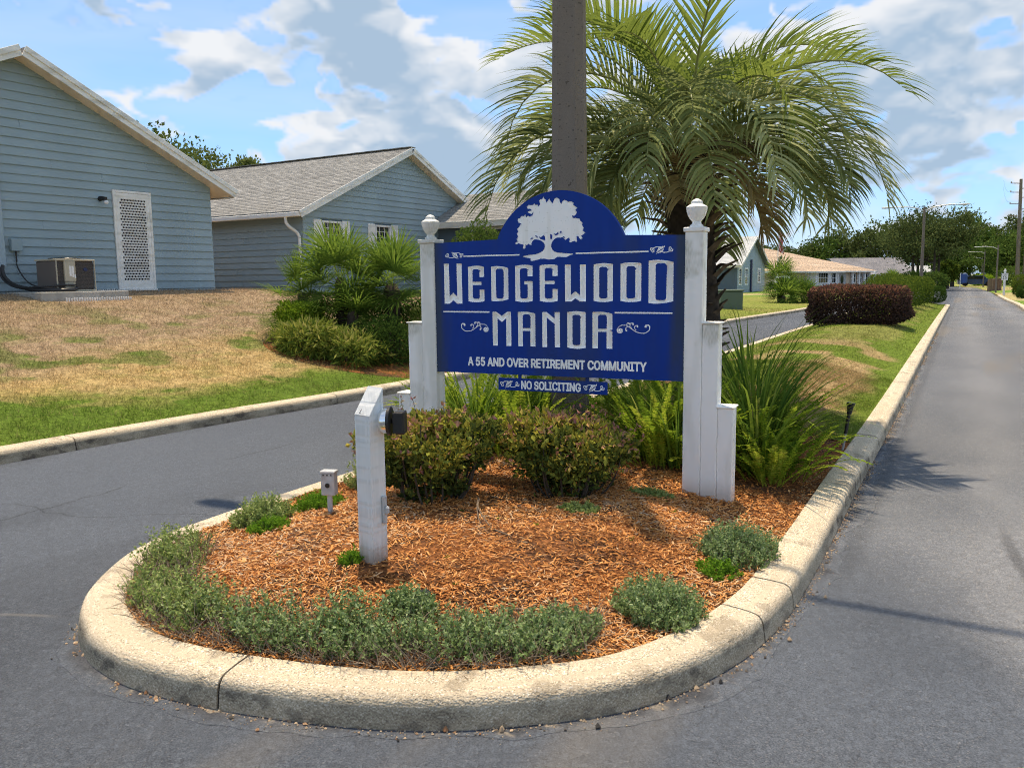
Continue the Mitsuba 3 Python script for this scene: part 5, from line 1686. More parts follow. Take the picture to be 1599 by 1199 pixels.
for x, y, n, L, lab in ((-1.16, 5.95, 40, .50, 'bright green sword fern at the outer foot of the right sign post'), (-1.12, 6.25, 36, .48, 'light green sword fern spilling towards the right kerb'), (-1.36, 6.35, 42, .85, 'tall sword fern behind the right sign post'),
                        (-1.66, 5.95, 34, .60, 'sword fern just left of the right sign post'), (-1.98, 5.80, 36, .75, 'sword fern behind the right bush'), (-2.05, 6.45, 40, .85, 'sword fern right of the concrete pole'),
                        (-2.60, 7.1, 36, .85, 'sword fern behind the concrete pole'), (-3.18, 6.05, 40, .80, 'sword fern left of the concrete pole'), (-3.60, 5.85, 40, .85, 'sword fern beside the left sign post'),
                        (-3.35, 6.75, 36, .85, 'sword fern behind the left half of the sign'), (-1.75, 7.15, 40, .85, 'sword fern at the foot of the palm'), (-1.35, 6.75, 28, .50, 'low sword fern near the solar light')):
    fern(x, y, n, L, lab)


def straps(x, y, n, L, W, label, name='strap_leaf_plant', m='mat_strap_leaf', arch=.9):
    t = thing(name, label, 'plant', 'strap leaved plants among the ferns')
    z = zi(x, y)
    for g_ in range(3):
        mb = MB()
        k = n // 3
        az = rng.uniform(0, 6.28, k)
        el = rng.uniform(.75, 1.5, k)
        l = L * rng.uniform(.55, 1.1, k)
        P = [A3(x, y, z) + np.column_stack([np.cos(az), np.sin(az), 0 * az]) * rng.uniform(0, .16, k)[:, None]]
        for s in range(6):
            d = np.column_stack([np.cos(az) * np.cos(el), np.sin(az) * np.cos(el), np.sin(el)])
            P.append(P[-1] + d * (l / 6)[:, None])
            el = el - arch * rng.uniform(.08, .34, k) * (s + 1) / 3
        P = np.stack(P, 1)
        w = np.interp(np.linspace(0, 1, 7), [0, .3, 1], [.8, 1, .05])[None] * W * rng.uniform(.7, 1.1, k)[:, None]
        a = az + np.pi / 2
        strips(mb, P, w, np.column_stack([np.cos(a), np.sin(a), 0 * a]), np.clip(rng.normal(.42, .22, k), 0, 1))
        obj('leaf_tuft', mb, m, t)
    return t


straps(-1.42, 6.65, 170, 1.20, .027, 'dark strap leaved clump rising behind the right sign post')
straps(-1.62, 7.25, 130, 1.25, .026, 'taller strap leaved clump under the palm')
straps(-1.30, 6.20, 140, 1.15, .025, 'thin arching grass clump right of the sign')
straps(-3.45, 5.80, 110, 1.05, .020, 'strap leaved clump left of the concrete pole')
straps(-2.12, 6.15, 100, .9, .018, 'strap leaved clump right of the concrete pole')

for x, y, n, L, lab in ((-3.85, 6.15, 40, .80, 'sword fern between the left sign post and the left kerb'), (-3.05, 5.60, 36, .62, 'low sword fern under the left half of the sign'),
                        (-3.30, 6.35, 36, .85, 'sword fern at the back under the left half of the sign'), (-1.85, 6.10, 36, .80, 'sword fern under the right half of the sign')):
    fern(x, y, n, L, lab)
straps(-3.65, 5.95, 120, 1.0, .020, 'strap leaved clump behind the left sign post')
straps(-3.05, 6.0, 110, .95, .020, 'dense strap leaved clump under the left half of the sign')
straps(-1.80, 5.85, 90, .9, .018, 'strap leaved clump under the right half of the sign')

# --- generic leafy masses
def blob(n, c, r, seed, shell=.55, lump=.28, flat=0.0, freq=2.0):
    """points in a lumpy ellipsoid, thicker towards its surface, with the outward direction of each"""
    r_ = np.random.default_rng(seed)
    d = unit(r_.normal(size=(n, 3)))
    if flat:
        d[:, 2] = np.sign(d[:, 2]) * np.abs(d[:, 2]) ** (1 - flat)
        d = unit(d)
    k = 1 + lump * 2 * (vfbm(d * freq + seed * 1.7, 3, seed) - .5)
    rad = (1 - shell * r_.random(n) ** 1.6) * k
    return np.asarray(c) + d * rad[:, None] * np.asarray(r), d


def bush(name, label, cat, c, r, n, L, W, m, seed, group=None, shell=.45, lump=.25, box=False, twig=10, zbase=None, m2=None, top_only=None, freq=2.0, upright=.45):
    t = thing(name, label, cat, group)
    c, r = np.asarray(c, float), np.asarray(r, float)
    p, d = blob(n, c, r, seed, shell, lump, freq=freq)
    if box:
        q = (p - c) / r
        e = np.linalg.norm(q, axis=1, keepdims=True) / (np.sum(np.abs(q) ** 5, 1, keepdims=True) ** .2)
        p = c + q * e * np.array([.86, .86, .9]) * r
    zb = zbase if zbase is not None else c[2] - r[2]
    ok = p[:, 2] > zb + .01
    p, d = p[ok], d[ok]
    dd = unit(d * .8 + A3(0, 0, upright) + .75 * rng.normal(size=d.shape))
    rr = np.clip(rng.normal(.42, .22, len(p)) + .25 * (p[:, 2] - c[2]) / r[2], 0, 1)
    ls = L * rng.uniform(.65, 1.2, len(p))
    add_leaves(mb := MB(), p, dd, perp(dd), ls, ls * W / L, .22, rr)
    if m2 is None:
        obj('foliage', mb, m, t, kind='stuff')
    else:
        v, f, uv = mb.mesh()
        idx = (p[:, 2] - c[2]) / r[2] + .25 * rng.normal(size=len(p)) > top_only
        for sel, mm, lab in ((~idx, m, None), (idx, m2, 'reddish young leaves on top')):
            mb2 = add_leaves(MB(), p[sel], dd[sel], perp(dd[sel]), ls[sel], ls[sel] * W / L, .22, rr[sel])
            obj('foliage', mb2, mm, t, kind='stuff', label=lab)
    for i in range(twig):
        a = rng.uniform(0, 6.28)
        q = rng.uniform(.35, .85)
        b0 = np.array([c[0] + .12 * r[0] * math.cos(a), c[1] + .12 * r[1] * math.sin(a), zb - .03])
        b1 = c + r * A3(math.cos(a) * q, math.sin(a) * q, rng.uniform(-.2, .6))
        mid = (b0 + b1) / 2 + r * .1 * rng.normal(size=3)
        obj('branch', tube(MB(), spl([b0, mid, b1], 7), np.linspace(.013, .004, 7) * max(1, r[0]), 5), 'mat_bark', t)
    return t


# two clipped bushes in front of the sign
def shrub(label, x, y, rx, ry, zb, zt, n, seed, tilt):
    """an old clipped shrub: bare forking stems carrying a flat-topped, ragged head of small leaves"""
    r_ = np.random.default_rng(seed)
    t = thing('clipped_bush', label, 'bush', 'bronze bushes below the sign')
    tips = []
    for i in range(26):
        a, q = r_.uniform(0, 6.28), math.sqrt(r_.uniform(.05, 1))
        tip = A3(x + rx * .86 * q * math.cos(a), y + ry * .86 * q * math.sin(a), zb + (zt - zb) * r_.uniform(.50, .92))
        b0 = A3(x + .10 * math.cos(a), y + .08 * math.sin(a), zb - .04)
        mid = b0 * .45 + tip * .55 + A3(.05 * math.cos(a), .05 * math.sin(a), -.05)
        obj('branch', tube(MB(), spl([b0, mid, tip], 8), np.linspace(.009, .003, 8), 5), 'mat_bark', t)
        tips.append(tip)
    p, d = blob(n, (0, 0, 0), (1, 1, 1), seed, .60, .34, freq=2.6)
    e = np.linalg.norm(p, axis=1, keepdims=True) / (np.sum(np.abs(p) ** 3.2, 1, keepdims=True) ** (1 / 3.2))
    p = p * e * .88
    h = (p[:, 2] + 1) / 2
    p[:, :2] *= (.55 + .53 * np.clip(h * 1.5, 0, 1))[:, None]
    thin = vfbm(p * 3.3 + seed, 3, 4)
    keep = (r_.random(n) < np.clip(.30 + 1.5 * h, 0, 1)) & (thin > .43 + .08 * (h < .45))
    p, d, h = p[keep], d[keep], h[keep]
    P = A3(x, y, zb) + np.column_stack([p[:, 0] * rx, p[:, 1] * ry, h * (zt - zb) * (1 + tilt * p[:, 0])])
    k = len(P)
    dd = unit(d * .6 + A3(0, 0, .55) + .8 * r_.normal(size=d.shape))
    l = .046 * r_.uniform(.55, 1.3, k)
    young = vfbm(p * 1.7 + 3 * seed, 3, 9)
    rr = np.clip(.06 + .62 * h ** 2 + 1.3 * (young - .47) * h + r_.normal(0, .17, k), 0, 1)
    lv = add_leaves(MB(), P, dd, perp(dd), l, l * .52, .25, rr)
    # stray shoots that have grown out since the last clipping
    tw_ = MB()
    for q in r_.choice(np.nonzero(h > .35)[0], 95):
        o_ = P[q]
        g_ = unit(np.array([d[q, 0] * .9, d[q, 1] * .9, .35 + max(0, d[q, 2])]) + .35 * r_.normal(size=3))
        ln_ = r_.uniform(.05, .15)
        tube(tw_, [o_ - g_ * .04, o_ + g_ * ln_], .0016, 4, .5)
        u_ = np.linspace(.15, 1, 9)
        pp_ = o_ + g_ * (ln_ * u_)[:, None]
        ld_ = unit(g_ * .5 + .8 * r_.normal(size=(9, 3)))
        ll_ = .036 * r_.uniform(.6, 1.2, 9)
        add_leaves(lv, pp_, ld_, perp(ld_), ll_, ll_ * .5, .25, np.clip(.45 + .5 * u_ + r_.normal(0, .12, 9), 0, 1))
    obj('foliage', lv, 'mat_loropetalum', t, kind='stuff')
    obj('shoots', tw_, 'mat_bark', t, kind='stuff')
    return t


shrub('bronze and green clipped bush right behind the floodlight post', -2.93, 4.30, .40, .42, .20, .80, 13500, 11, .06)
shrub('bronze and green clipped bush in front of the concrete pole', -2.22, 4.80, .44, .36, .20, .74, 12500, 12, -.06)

# low grey-green ground cover
def sprigs(mb, pts, zf, H, leaf, per, lean=.5, seed=0, tw=None):
    r_ = np.random.default_rng(seed)
    n = len(pts)
    z = zf(pts[:, 0], pts[:, 1])
    a = r_.uniform(0, 6.28, n)
    e = r_.uniform(.5, 1.5, n)
    d = np.column_stack([np.cos(a) * np.cos(e), np.sin(a) * np.cos(e), np.sin(e)])
    h = np.asarray(H) * r_.uniform(.6, 1.15, n)
    u = np.tile(np.linspace(.25, 1, per), n) + r_.uniform(-.06, .06, n * per)
    rep = lambda q: np.repeat(q, per, 0)
    P = rep(np.column_stack([pts, z])) + rep(d) * (u * rep(h))[:, None] + A3(0, 0, 1) * (.12 * rep(h) * u * u)[:, None]
    ld = unit(rep(d) * .5 + .9 * r_.normal(size=(n * per, 3)))
    l = leaf * r_.uniform(.6, 1.25, n * per)
    rr = np.clip(.25 + .5 * u + r_.normal(0, .16, n * per), 0, 1)
    add_leaves(mb, P, ld, perp(ld), l, l * .55, .2, rr)
    if tw is not None:
        sel = r_.random(n) < .8
        B = np.column_stack([pts, z - .01])[sel]
        Pt = np.stack([B, B + d[sel] * (h[sel] * .5)[:, None], B + d[sel] * (h[sel] * .98)[:, None]], 1)
        strips(tw, Pt, np.tile([.004, .003, .0015], (sel.sum(), 1)), perp(d[sel]))
    return mb


band_line = LineString(np.array(INNER.buffer(-.03).exterior.coords))
front = INNER.difference(INNER.buffer(-.34)).intersection(Polygon([(-4.2, 1.5), (-.98, 1.5), (-1.30, 3.2), (-2.3, 3.4), (-4.2, 3.05)]))
fp = scatter(front, 3600, 31)
de = edge_dist(fp[:, 0], fp[:, 1])
wob = vfbm(np.column_stack([fp * 2.3, fp[:, 0] * 0]), 3, 6)
ok = (de > .03 + .05 * vnoise(np.column_stack([fp * 7, fp[:, 0] * 0]), 4)) & (de < .15 + .28 * wob) & (vfbm(np.column_stack([fp * 5.5, fp[:, 0] * 0 + 2]), 2, 14) > .41)
fp, wob = fp[ok], wob[ok]
gc = thing('ground_cover', 'low grey-green ground cover strip along the front curve of the kerb', 'ground cover')
labels[gc]['kind'] = 'stuff'
hh = (.055 + .13 * vfbm(np.column_stack([fp * 3.1, fp[:, 0] * 0 + 4]), 3, 8)) * np.interp(fp[:, 0], [-3.9, -3.0, -1.7, -1.2], [1.0, 1.1, 1.05, .8])
side_ = fp[:, 0] < -2.75 + rng.normal(0, .18, len(fp))
tw = MB()
for s_, mm in ((side_, 'mat_groundcover'), (~side_, 'mat_groundcover_grey')):
    mb = sprigs(MB(), fp[s_], z_island, hh[s_], .0185, 17, seed=3 + int(s_[0]), tw=tw)
    obj('foliage', mb, mm, gc, kind='stuff')
# the dry undergrowth of the strip
fq = scatter(front, 3800, 77)
de = edge_dist(fq[:, 0], fq[:, 1])
fq = fq[(de > .005) & (de < .36)]
a = rng.uniform(0, 6.28, len(fq))
e = rng.uniform(.1, 1.2, len(fq))
d = np.column_stack([np.cos(a) * np.cos(e), np.sin(a) * np.cos(e), np.sin(e)])
B = np.column_stack([fq, z_island(fq[:, 0], fq[:, 1])])
lt_ = rng.uniform(.5, 1.5, (len(fq), 1))
Pt = np.stack([B, B + d * .06 * lt_ + A3(0, 0, .006), B + d * .11 * lt_], 1)
strips(tw, Pt, np.tile([.004, .003, .001], (len(fq), 1)), perp(d))
obj('stems', tw, 'mat_dry_twig', gc, kind='stuff')


def clump(label, x, y, r, n, H, leaf, m, seed, ry=None, group='low clumps of ground cover in the bed', per=20):
    t = thing('low_shrub', label, 'low shrub', group)
    r_ = np.random.default_rng(seed)
    q = r_.normal(size=(n, 2))
    q = q / np.linalg.norm(q, axis=1, keepdims=True) * (r_.random(n) ** .6)[:, None]
    rad = np.linalg.norm(q, axis=1)
    q = q * np.array([r, ry or r]) * (1 + .3 * (vfbm(np.column_stack([q * 1.5, 0 * rad + seed]), 2, seed) - .5))[:, None] + A3(x, y)
    h = H * (1 - .55 * rad ** 2)
    tw = MB()
    mb = sprigs(MB(), q, z_island, h, leaf, per, seed=seed, tw=tw)
    obj('foliage', mb, m, t, kind='stuff')
    obj('stems', tw, 'mat_dry_twig', t, kind='stuff')
    return t


clump('grey-green mound in the front right corner of the bed', -1.12, 3.40, .185, 520, .15, .016, 'mat_groundcover_grey', 41)
clump('grey-green mound below the right sign post by the kerb', -1.0, 4.32, .18, 560, .17, .016, 'mat_groundcover_grey', 42, ry=.26)
clump('grey-green tuft at the left kerb nearest the road bend', -3.72, 3.62, .16, 420, .16, .018, 'mat_groundcover', 43)
clump('bright green low tuft beside the electrical box', -3.60, 3.98, .15, 380, .10, .015, 'mat_groundcover_lime', 44)
clump('small lime green tuft below the left grey-green tuft', -3.50, 3.45, .11, 220, .07, .014, 'mat_groundcover_lime', 45)
clump('tall grey-green tuft behind the electrical box', -3.62, 4.72, .20, 520, .26, .019, 'mat_groundcover', 46, ry=.3)
clump('lime green sprouts at the foot of the grey post', -2.60, 3.10, .05, 90, .06, .014, 'mat_groundcover_lime', 47)
clump('lime green edge of the mound by the right kerb', -1.02, 4.02, .10, 130, .07, .015, 'mat_groundcover_lime', 48)
clump('sparse dry tuft on the kerb side of the front strip', -1.42, 2.98, .17, 260, .11, .015, 'mat_groundcover_grey', 49)
clump('grey-green tuft round the little ground spotlight', -2.05, 2.84, .13, 220, .10, .017, 'mat_groundcover_grey', 53, ry=.09)
clump('low weeds under the right bush', -1.95, 4.42, .13, 110, .05, .016, 'mat_groundcover', 50, ry=.08)
clump('weeds between the right bush and the sign post', -1.70, 4.98, .16, 130, .05, .014, 'mat_groundcover', 51, ry=.05)
wd = MB()
wp = scatter(bed_poly.intersection(sbox(-3.3, 2.5, -1.0, 5.2)).buffer(-.15), 26, 91)
for x, y in wp:
    k = rng.integers(4, 10)
    o = np.tile(A3(x, y, zi(x, y)), (k, 1))
    d = unit(rng.normal(size=(k, 3)) * A3(1, 1, .3) + A3(0, 0, .7))
    add_leaves(wd, o, d, perp(d), rng.uniform(.015, .035, k), .008, .2)
obj('weeds', wd, 'mat_groundcover_lime', label='tiny green weeds sprouting through the orange mulch', cat='weeds', kind='stuff')
# bare wires and stalks lying by the right bush
t = thing('bare_stem', 'thin bare bent stems lying between the two bronze bushes', 'stem')
for q in ([(-2.50, 4.18, .30), (-2.38, 3.98, .29), (-2.22, 3.86, .24), (-2.10, 3.80, .24)], [(-2.52, 4.20, .30), (-2.42, 4.02, .27), (-2.30, 3.88, .23), (-2.24, 3.84, .23)]):
    obj('stem', tube(MB(), spl(q, 12), .004, 5, .9), 'mat_dry_twig', t)

# --- the planting on the left lawn
def zl(x, y):
    return float(z_left(np.array([x]), np.array([y]))[0])


def fan_palm(label, x, y, H, n, pet, R, seed, trunk=.09, lean=(0, 0), m='mat_fan_leaf', name='fan_palm', zb=None, nseg=34, skirt=.35):
    r_ = np.random.default_rng(seed)
    t = thing(name, label, 'palm', 'fan palms along the left lane')
    z0 = zb if zb is not None else zl(x, y)
    top = A3(x + lean[0], y + lean[1], z0 + H)
    mb = tube(MB(), spl([A3(x, y, z0 - .1), A3(x + lean[0] * .4, y + lean[1] * .4, z0 + H * .5), top], 12), trunk * np.array([1.1, 1.0, 1.15, 1.0, 1.2, 1.0, 1.15, 1.05, 1.2, 1.1, 1.1, .6]), 10, .4)
    obj('trunk', mb, 'mat_palm_boot', t)
    for i in range(n):
        q = i / (n - 1)
        az = i * 2.39996 + r_.normal(0, .2)
        el = 1.4 - (1.45 + skirt) * q + r_.normal(0, .12)
        d = A3(math.cos(az) * math.cos(el), math.sin(az) * math.cos(el), math.sin(el))
        pl = pet * r_.uniform(.75, 1.1)
        o = top + A3(0, 0, -.05 - .25 * q)
        hub = o + d * pl + A3(0, 0, -.06 * q)
        s = unit(np.cross(d, A3(0, 0, 1)) + .25 * r_.normal(size=3))
        nn = unit(np.cross(s, d))
        fd = unit(d + A3(0, 0, -.25 - .25 * q))
        s = unit(s - fd * (s @ fd))
        nn = np.cross(s, fd)
        ang = np.linspace(-2.0, 2.0, nseg) + r_.normal(0, .03, nseg)
        RR = R * (.72 + .28 * np.cos(ang * .75)) * r_.uniform(.9, 1.08, nseg)
        dr0 = fd[None] * np.cos(ang)[:, None] + s[None] * np.sin(ang)[:, None] + nn[None] * (.22 * (np.arange(nseg) % 2) - .11 + .18)[:, None]
        dr0 = unit(dr0)
        P0 = np.repeat(hub[None], nseg, 0)
        P1 = P0 + dr0 * (RR * .5)[:, None]
        P2 = P1 + unit(dr0 + A3(0, 0, -.08)) * (RR * .32)[:, None]
        P3 = P2 + unit(dr0 + A3(0, 0, -.30)) * (RR * .2)[:, None]
        P = np.stack([P0, P1, P2, P3], 1)
        wmax = R * .5 * 4.0 / nseg * .95
        w = np.tile([.008, wmax * .85, wmax * .55, .003], (nseg, 1))
        sd = np.cross(dr0, np.repeat(nn[None], nseg, 0))
        mb = strips(MB(), P, w, unit(sd), np.clip(r_.normal(.5 + .25 * (1 - q) - .15, .14, nseg), 0, 1))
        strips(mb, np.stack([o, (o + hub) / 2 + A3(0, 0, .02), hub])[None], np.array([[.022, .014, .010]]), s[None], np.array([.8]))
        obj('fan', mb, m, t)
    return t


fan_palm('spreading fan palm at the left, in front of the shuttered window', -9.60, 11.45, 1.20, 30, .50, .58, 61, lean=(-.05, .05))
fan_palm('taller fan palm with dark shaggy trunk left of the sign post', -8.80, 11.85, 1.22, 30, .50, .58, 62, trunk=.13)
fan_palm('small fan palm leaning left at the edge of the planting', -10.05, 11.25, .85, 16, .45, .52, 63, lean=(-.25, -.05))
fan_palm('low fan palm between the two taller ones', -9.15, 11.2, .70, 14, .42, .52, 64)
bush('golden_shrub', 'bright lime green clipped shrub at the left of the palms', 'shrub', (-9.95, 10.85, zl(-9.95, 10.85) + .45), (.42, .40, .30), 5200, .055, .03, 'mat_bright_leaf', 65, box=True, zbase=zl(-9.95, 10.85) + .12, m2=None)
bush('arching_shrub', 'low arching pale green shrub at the front left of the palm planting', 'shrub', (-9.30, 10.25, zl(-9.30, 10.25) + .24), (.62, .42, .30), 2400, .17, .030, 'mat_shrub_leaf', 66, zbase=zl(-9.30, 10.25), lump=.55, freq=2.6, upright=.05)
bush('arching_shrub', 'smaller arching shrub right of the pale green one by the mulch', 'shrub', (-8.55, 10.40, zl(-8.55, 10.40) + .20), (.50, .40, .27), 2000, .16, .030, 'mat_shrub_leaf', 166, zbase=zl(-8.55, 10.40), lump=.55, freq=2.6, upright=.05)
bush('dark_shrub', 'dull dark green shrub under the right fan palm', 'shrub', (-8.25, 10.95, zl(-8.25, 10.95) + .30), (.55, .45, .42), 5200, .06, .022, 'mat_hedge_dark', 67, zbase=zl(-8.25, 10.95), lump=.35)
bush('dark_shrub', 'dark shrub filling the shade behind the two palm trunks', 'shrub', (-9.3, 12.1, zl(-9.3, 12.1) + .40), (1.0, .55, .55), 6500, .07, .025, 'mat_hedge_dark', 68, zbase=zl(-9.3, 12.1), lump=.35)
bush('dark_shrub', 'sparse yellow-green shrub just left of the left sign post', 'shrub', (-8.05, 11.9, zl(-8.05, 11.9) + .45), (.40, .40, .48), 2800, .07, .028, 'mat_shrub_leaf', 69, zbase=zl(-8.05, 11.9), lump=.4)
bush('porch_shrub', 'round leafy shrub in front of the porch wing', 'shrub', (-12.6, 21.3, 2.25), (.85, .7, .95), 5200, .10, .05, 'mat_tree_leaf', 70, zbase=.9, lump=.3)
bed2 = affinity.scale(Point(-8.9, 11.0).buffer(1, 24), 1.75, 1.25)
obj('mulch_bed', sheet(bed2, lambda x, y: z_left(x, y) + .02 * sstep(1.0, .6, np.hypot((x + 8.9) / 1.75, (y - 11) / 1.25)) + .003, .12), 'mat_mulch_soil', kind='structure', smooth=True)

# --- hedges and shrubs farther along the median and the lanes
bush('purple_hedge', 'large rounded dark purple hedge with reddish top on the median', 'hedge', (-2.50, 24.2, .80), (1.42, 1.0, .57), 22000, .080, .044, 'mat_purple_leaf', 71, box=True, zbase=.30, m2='mat_purple_tip', top_only=.72, lump=.17, twig=6, shell=.30)
for i, (x, y, r, h, lab) in enumerate(((-2.55, 33.5, .95, .62, 'yellow-green clipped hedge behind the purple hedge'), (-2.30, 36.8, .95, .66, 'yellow-green clipped hedge second from the purple one'), (-2.0, 40.5, .9, .62, 'yellow-green clipped hedge nearest the dark box hedge'), (-3.3, 43.5, 1.0, .7, 'yellow-green clipped hedge farthest along the median'))):
    bush('clipped_hedge', lab, 'hedge', (x, y, .30 + h), (r, r, h), 4200, .085, .045, 'mat_hedge_leaf', 80 + i, 'clipped hedges along the median', box=True, zbase=.28, lump=.12, twig=3)
bush('box_hedge', 'small dark box shaped hedge at the far tip of the median', 'hedge', (-1.35, 45.3, .66), (.62, .6, .42), 4200, .07, .035, 'mat_hedge_dark', 86, box=True, zbase=.25, lump=.08, twig=3)
straps(-2.35, 29.5, 150, 1.25, .05, 'bright yellow-green arching plant behind the purple hedge', 'arching_plant', 'mat_bright_leaf', 1.2)
fan_palm('fan palm on the far side of the left lane', -9.0, 47.9, 1.45, 26, .6, .75, 91, zb=.12, trunk=.16, nseg=22)
fan_palm('low fan palm beside the far left lane', -8.7, 47.2, .45, 26, .55, .75, 92, zb=.12, nseg=22, skirt=0.0)
fan_palm('low fan palm right of the other two far ones', -7.9, 48.5, .40, 24, .55, .7, 93, zb=.12, nseg=22, skirt=0.0)
bush('lane_shrub', 'green shrub at the right of the far fan palms', 'shrub', (-7.5, 49.3, .55), (.7, .7, .5), 2400, .11, .05, 'mat_hedge_leaf', 94, zbase=.1)
fan_palm('young palm right behind the purple hedge of the far lawn', -6.4, 90.0, 1.0, 18, .6, .8, 95, zb=.1, nseg=18)
t = thing('utility_box', 'dark green metal utility box on the lawn beyond the left lane', 'utility box')
UF = frame(A3(-8.85, 36.35, .12), A3(.85, .52, 0), A3(.52, -.85, 0), UPV)
obj('cabinet', bx(MB(), UF, -.48, .48, -.6, 0, .02, .86, .03), 'mat_green_box', t)
obj('lid', bx(MB(), UF, -.52, .52, -.64, .04, .86, .95, .03), 'mat_green_box', t)
obj('plinth', bx(MB(), UF, -.6, .6, -.7, .1, -.1, .02), 'mat_slab_grey', t)

# --- trees
def tree(name, label, x, y, H, cr, n, leaf, m, seed, zc=None, trunk=.3, stems=1, group=None, z0=0.0, clumps=46, low=.28, rz_=None, fork=.35):
    r_ = np.random.default_rng(seed)
    t = thing(name, label, 'tree', group)
    cr = np.array([cr[0], cr[1], rz_ or (H * (1 - low) / 2)])
    c = A3(x, y, z0 + H - cr[2])
    cc, cd = blob(clumps, c, cr * .80, seed, .75, .35, freq=1.6)
    k = n // clumps
    sz = r_.uniform(.16, .34, clumps) * cr[:2].mean()
    p = (cc[:, None] + r_.normal(size=(clumps, k, 3)) * sz[:, None, None] * np.array([.55, .55, .40])).reshape(-1, 3)
    p = p[p[:, 2] > z0 + H * low * .55]
    d = unit(p - c + .9 * np.linalg.norm(cr) * .3 * r_.normal(size=p.shape))
    d = unit(d * .5 + A3(0, 0, .2) + r_.normal(size=p.shape) * .7)
    l = leaf * r_.uniform(.6, 1.25, len(p))
    rr = np.clip(np.repeat(r_.normal(.45, .15, clumps), k)[:len(p)] + r_.normal(0, .15, len(p)), 0, 1)
    obj('crown', add_leaves(MB(), p, d, perp(d), l, l * .6, .2, rr), m, t, kind='stuff')
    for s in range(stems):
        a = 6.28 * s / max(1, stems) + .6
        off = A3(math.cos(a), math.sin(a), 0) * trunk * (1.2 if stems > 1 else 0)
        b0 = A3(x, y, z0 - .1) + off
        b1 = A3(x, y, z0 + H * low) + off * 3.5
        b2 = cc[s % clumps] * .5 + c * .5
        obj('trunk', tube(MB(), spl([b0, b1, b2], 9), np.linspace(trunk, trunk * .35, 9) / (stems ** .4), 8), 'mat_bark', t)
    for i in range(9):
        q = cc[(i * 5 + 3) % clumps]
        b1 = A3(x, y, z0 + H * (low + .1)) + (c - A3(x, y, c[2])) * 0
        obj('limb', tube(MB(), spl([b1, (b1 + q) / 2 + A3(0, 0, -.06 * H), q], 7), np.linspace(trunk * .4, trunk * .08, 7), 6), 'mat_bark', t)
    return t


tree('oak_tree', 'big multi-stemmed live oak standing over the pale roofed house', -3.7, 96.5, 8.75, (4.9, 4.6), 15000, .27, 'mat_oak_leaf', 201, stems=4, trunk=.34, low=.26, clumps=70)
for i, (x, y, H, r, lab) in enumerate(((-47.2, 38.4, 12.4, 3.6, 'tree top just above the roof edge of the near blue house'), (-49.8, 43.8, 11.9, 4.2, 'wider tree top showing between the two blue roofs'), (-50.4, 49.8, 12.0, 2.4, 'small tree top over the ridge of the second blue house'))):
    tree('yard_tree', lab, x, y, H, (r, r), 9000, .30, 'mat_pale_leaf', 210 + i, clumps=60, low=.4, group='trees behind the blue houses')
row = [(-62, 168, 8.5, 6), (-55, 176, 7.6, 6), (-48, 170, 8.2, 5.5), (-42, 178, 8.6, 6), (-36.5, 172, 9.3, 5.5), (-31, 180, 8.7, 6), (-26, 182, 9.6, 6), (-21.5, 186, 12.2, 6.5), (-16.5, 182, 13.0, 6), (-12.5, 190, 13.5, 6), (-8, 184, 13.0, 6.5),
       (-3.5, 182, 13.6, 6), (.5, 176, 13.4, 6), (4.5, 182, 12.8, 6), (9.5, 176, 12.6, 6), (15, 170, 12.4, 6), (21, 166, 12.2, 6)]
ORD = ['first', 'second', 'third', 'fourth', 'fifth', 'sixth', 'seventh', 'eighth', 'ninth', 'tenth']
ROW_L = sum(1 for q in row if q[0] < -13)
for i, (x, y, H, r) in enumerate(row):
    side = 'behind the pink and grey roofs' if x < -13 else 'closing the view at the end of the road'
    k_ = i if x < -13 else i - ROW_L
    tree('woodland_tree', ORD[k_] + ' tree from the left in the woodland row ' + ('behind the far roofs' if x < -13 else 'ending the road'), x, y, H, (r, r), 3600, .62, 'mat_oak_leaf' if i % 3 else 'mat_tree_leaf', 230 + i, clumps=40, low=.12, group='woodland trees ' + side)
for i, (x, y, H, r, m, lab) in enumerate(((-1.6, 125, 5.2, 2.6, 'mat_tree_leaf', 'fresh green rounded tree at the bend of the road'), (-1.9, 107, 3.2, 1.25, 'mat_hedge_leaf', 'small cone shaped tree left of the road bend'), (4.6, 128, 7.2, 3.6, 'mat_tree_leaf', 'leafy tree right of the road bend'), (7.6, 112, 7.6, 3.6, 'mat_tree_leaf', 'leafy tree behind the speed sign'),
                                          (8.8, 96, 7.0, 3.4, 'mat_tree_leaf', 'tree at the right edge behind the tall power pole'), (12.5, 104, 9.2, 4, 'mat_oak_leaf', 'tall dark tree at the right edge of the view'), (3.2, 146, 7.0, 3.2, 'mat_tree_leaf', 'tree among the far lamp poles'))):
    tree('roadside_tree', lab, x, y, H, (r, r), 6500, .34, m, 260 + i, clumps=46, low=.15)
for i, (x, y, rx, h, m, lab) in enumerate(((-4.4, 92, 1.6, 1.0, 'mat_hedge_dark', 'dark shrub at the foot of the live oak'), (-2.7, 91, 1.3, .9, 'mat_tree_leaf', 'shrub right of the live oak trunk'), (1.9, 133, 1.8, .8, 'mat_bright_leaf', 'yellow-green shrub beyond the road bend'), (5.2, 120, 2.2, 1.3, 'mat_tree_leaf', 'shrub behind the lamp poles on the right'), (5.6, 104, 1.8, 1.2, 'mat_tree_leaf', 'shrub left of the power pole'))):
    bush('roadside_shrub', lab, 'shrub', (x, y, h), (rx, rx, h), 2400, .22, .11, m, 280 + i, zbase=0.0, twig=2)
bush('clipped_hedge', 'tall clipped hedge at the right edge of the road', 'hedge', (3.75, 68.3, .78), (1.0, 1.0, .80), 4200, .13, .06, 'mat_hedge_leaf', 290, box=True, zbase=.1, lump=.12, twig=3)
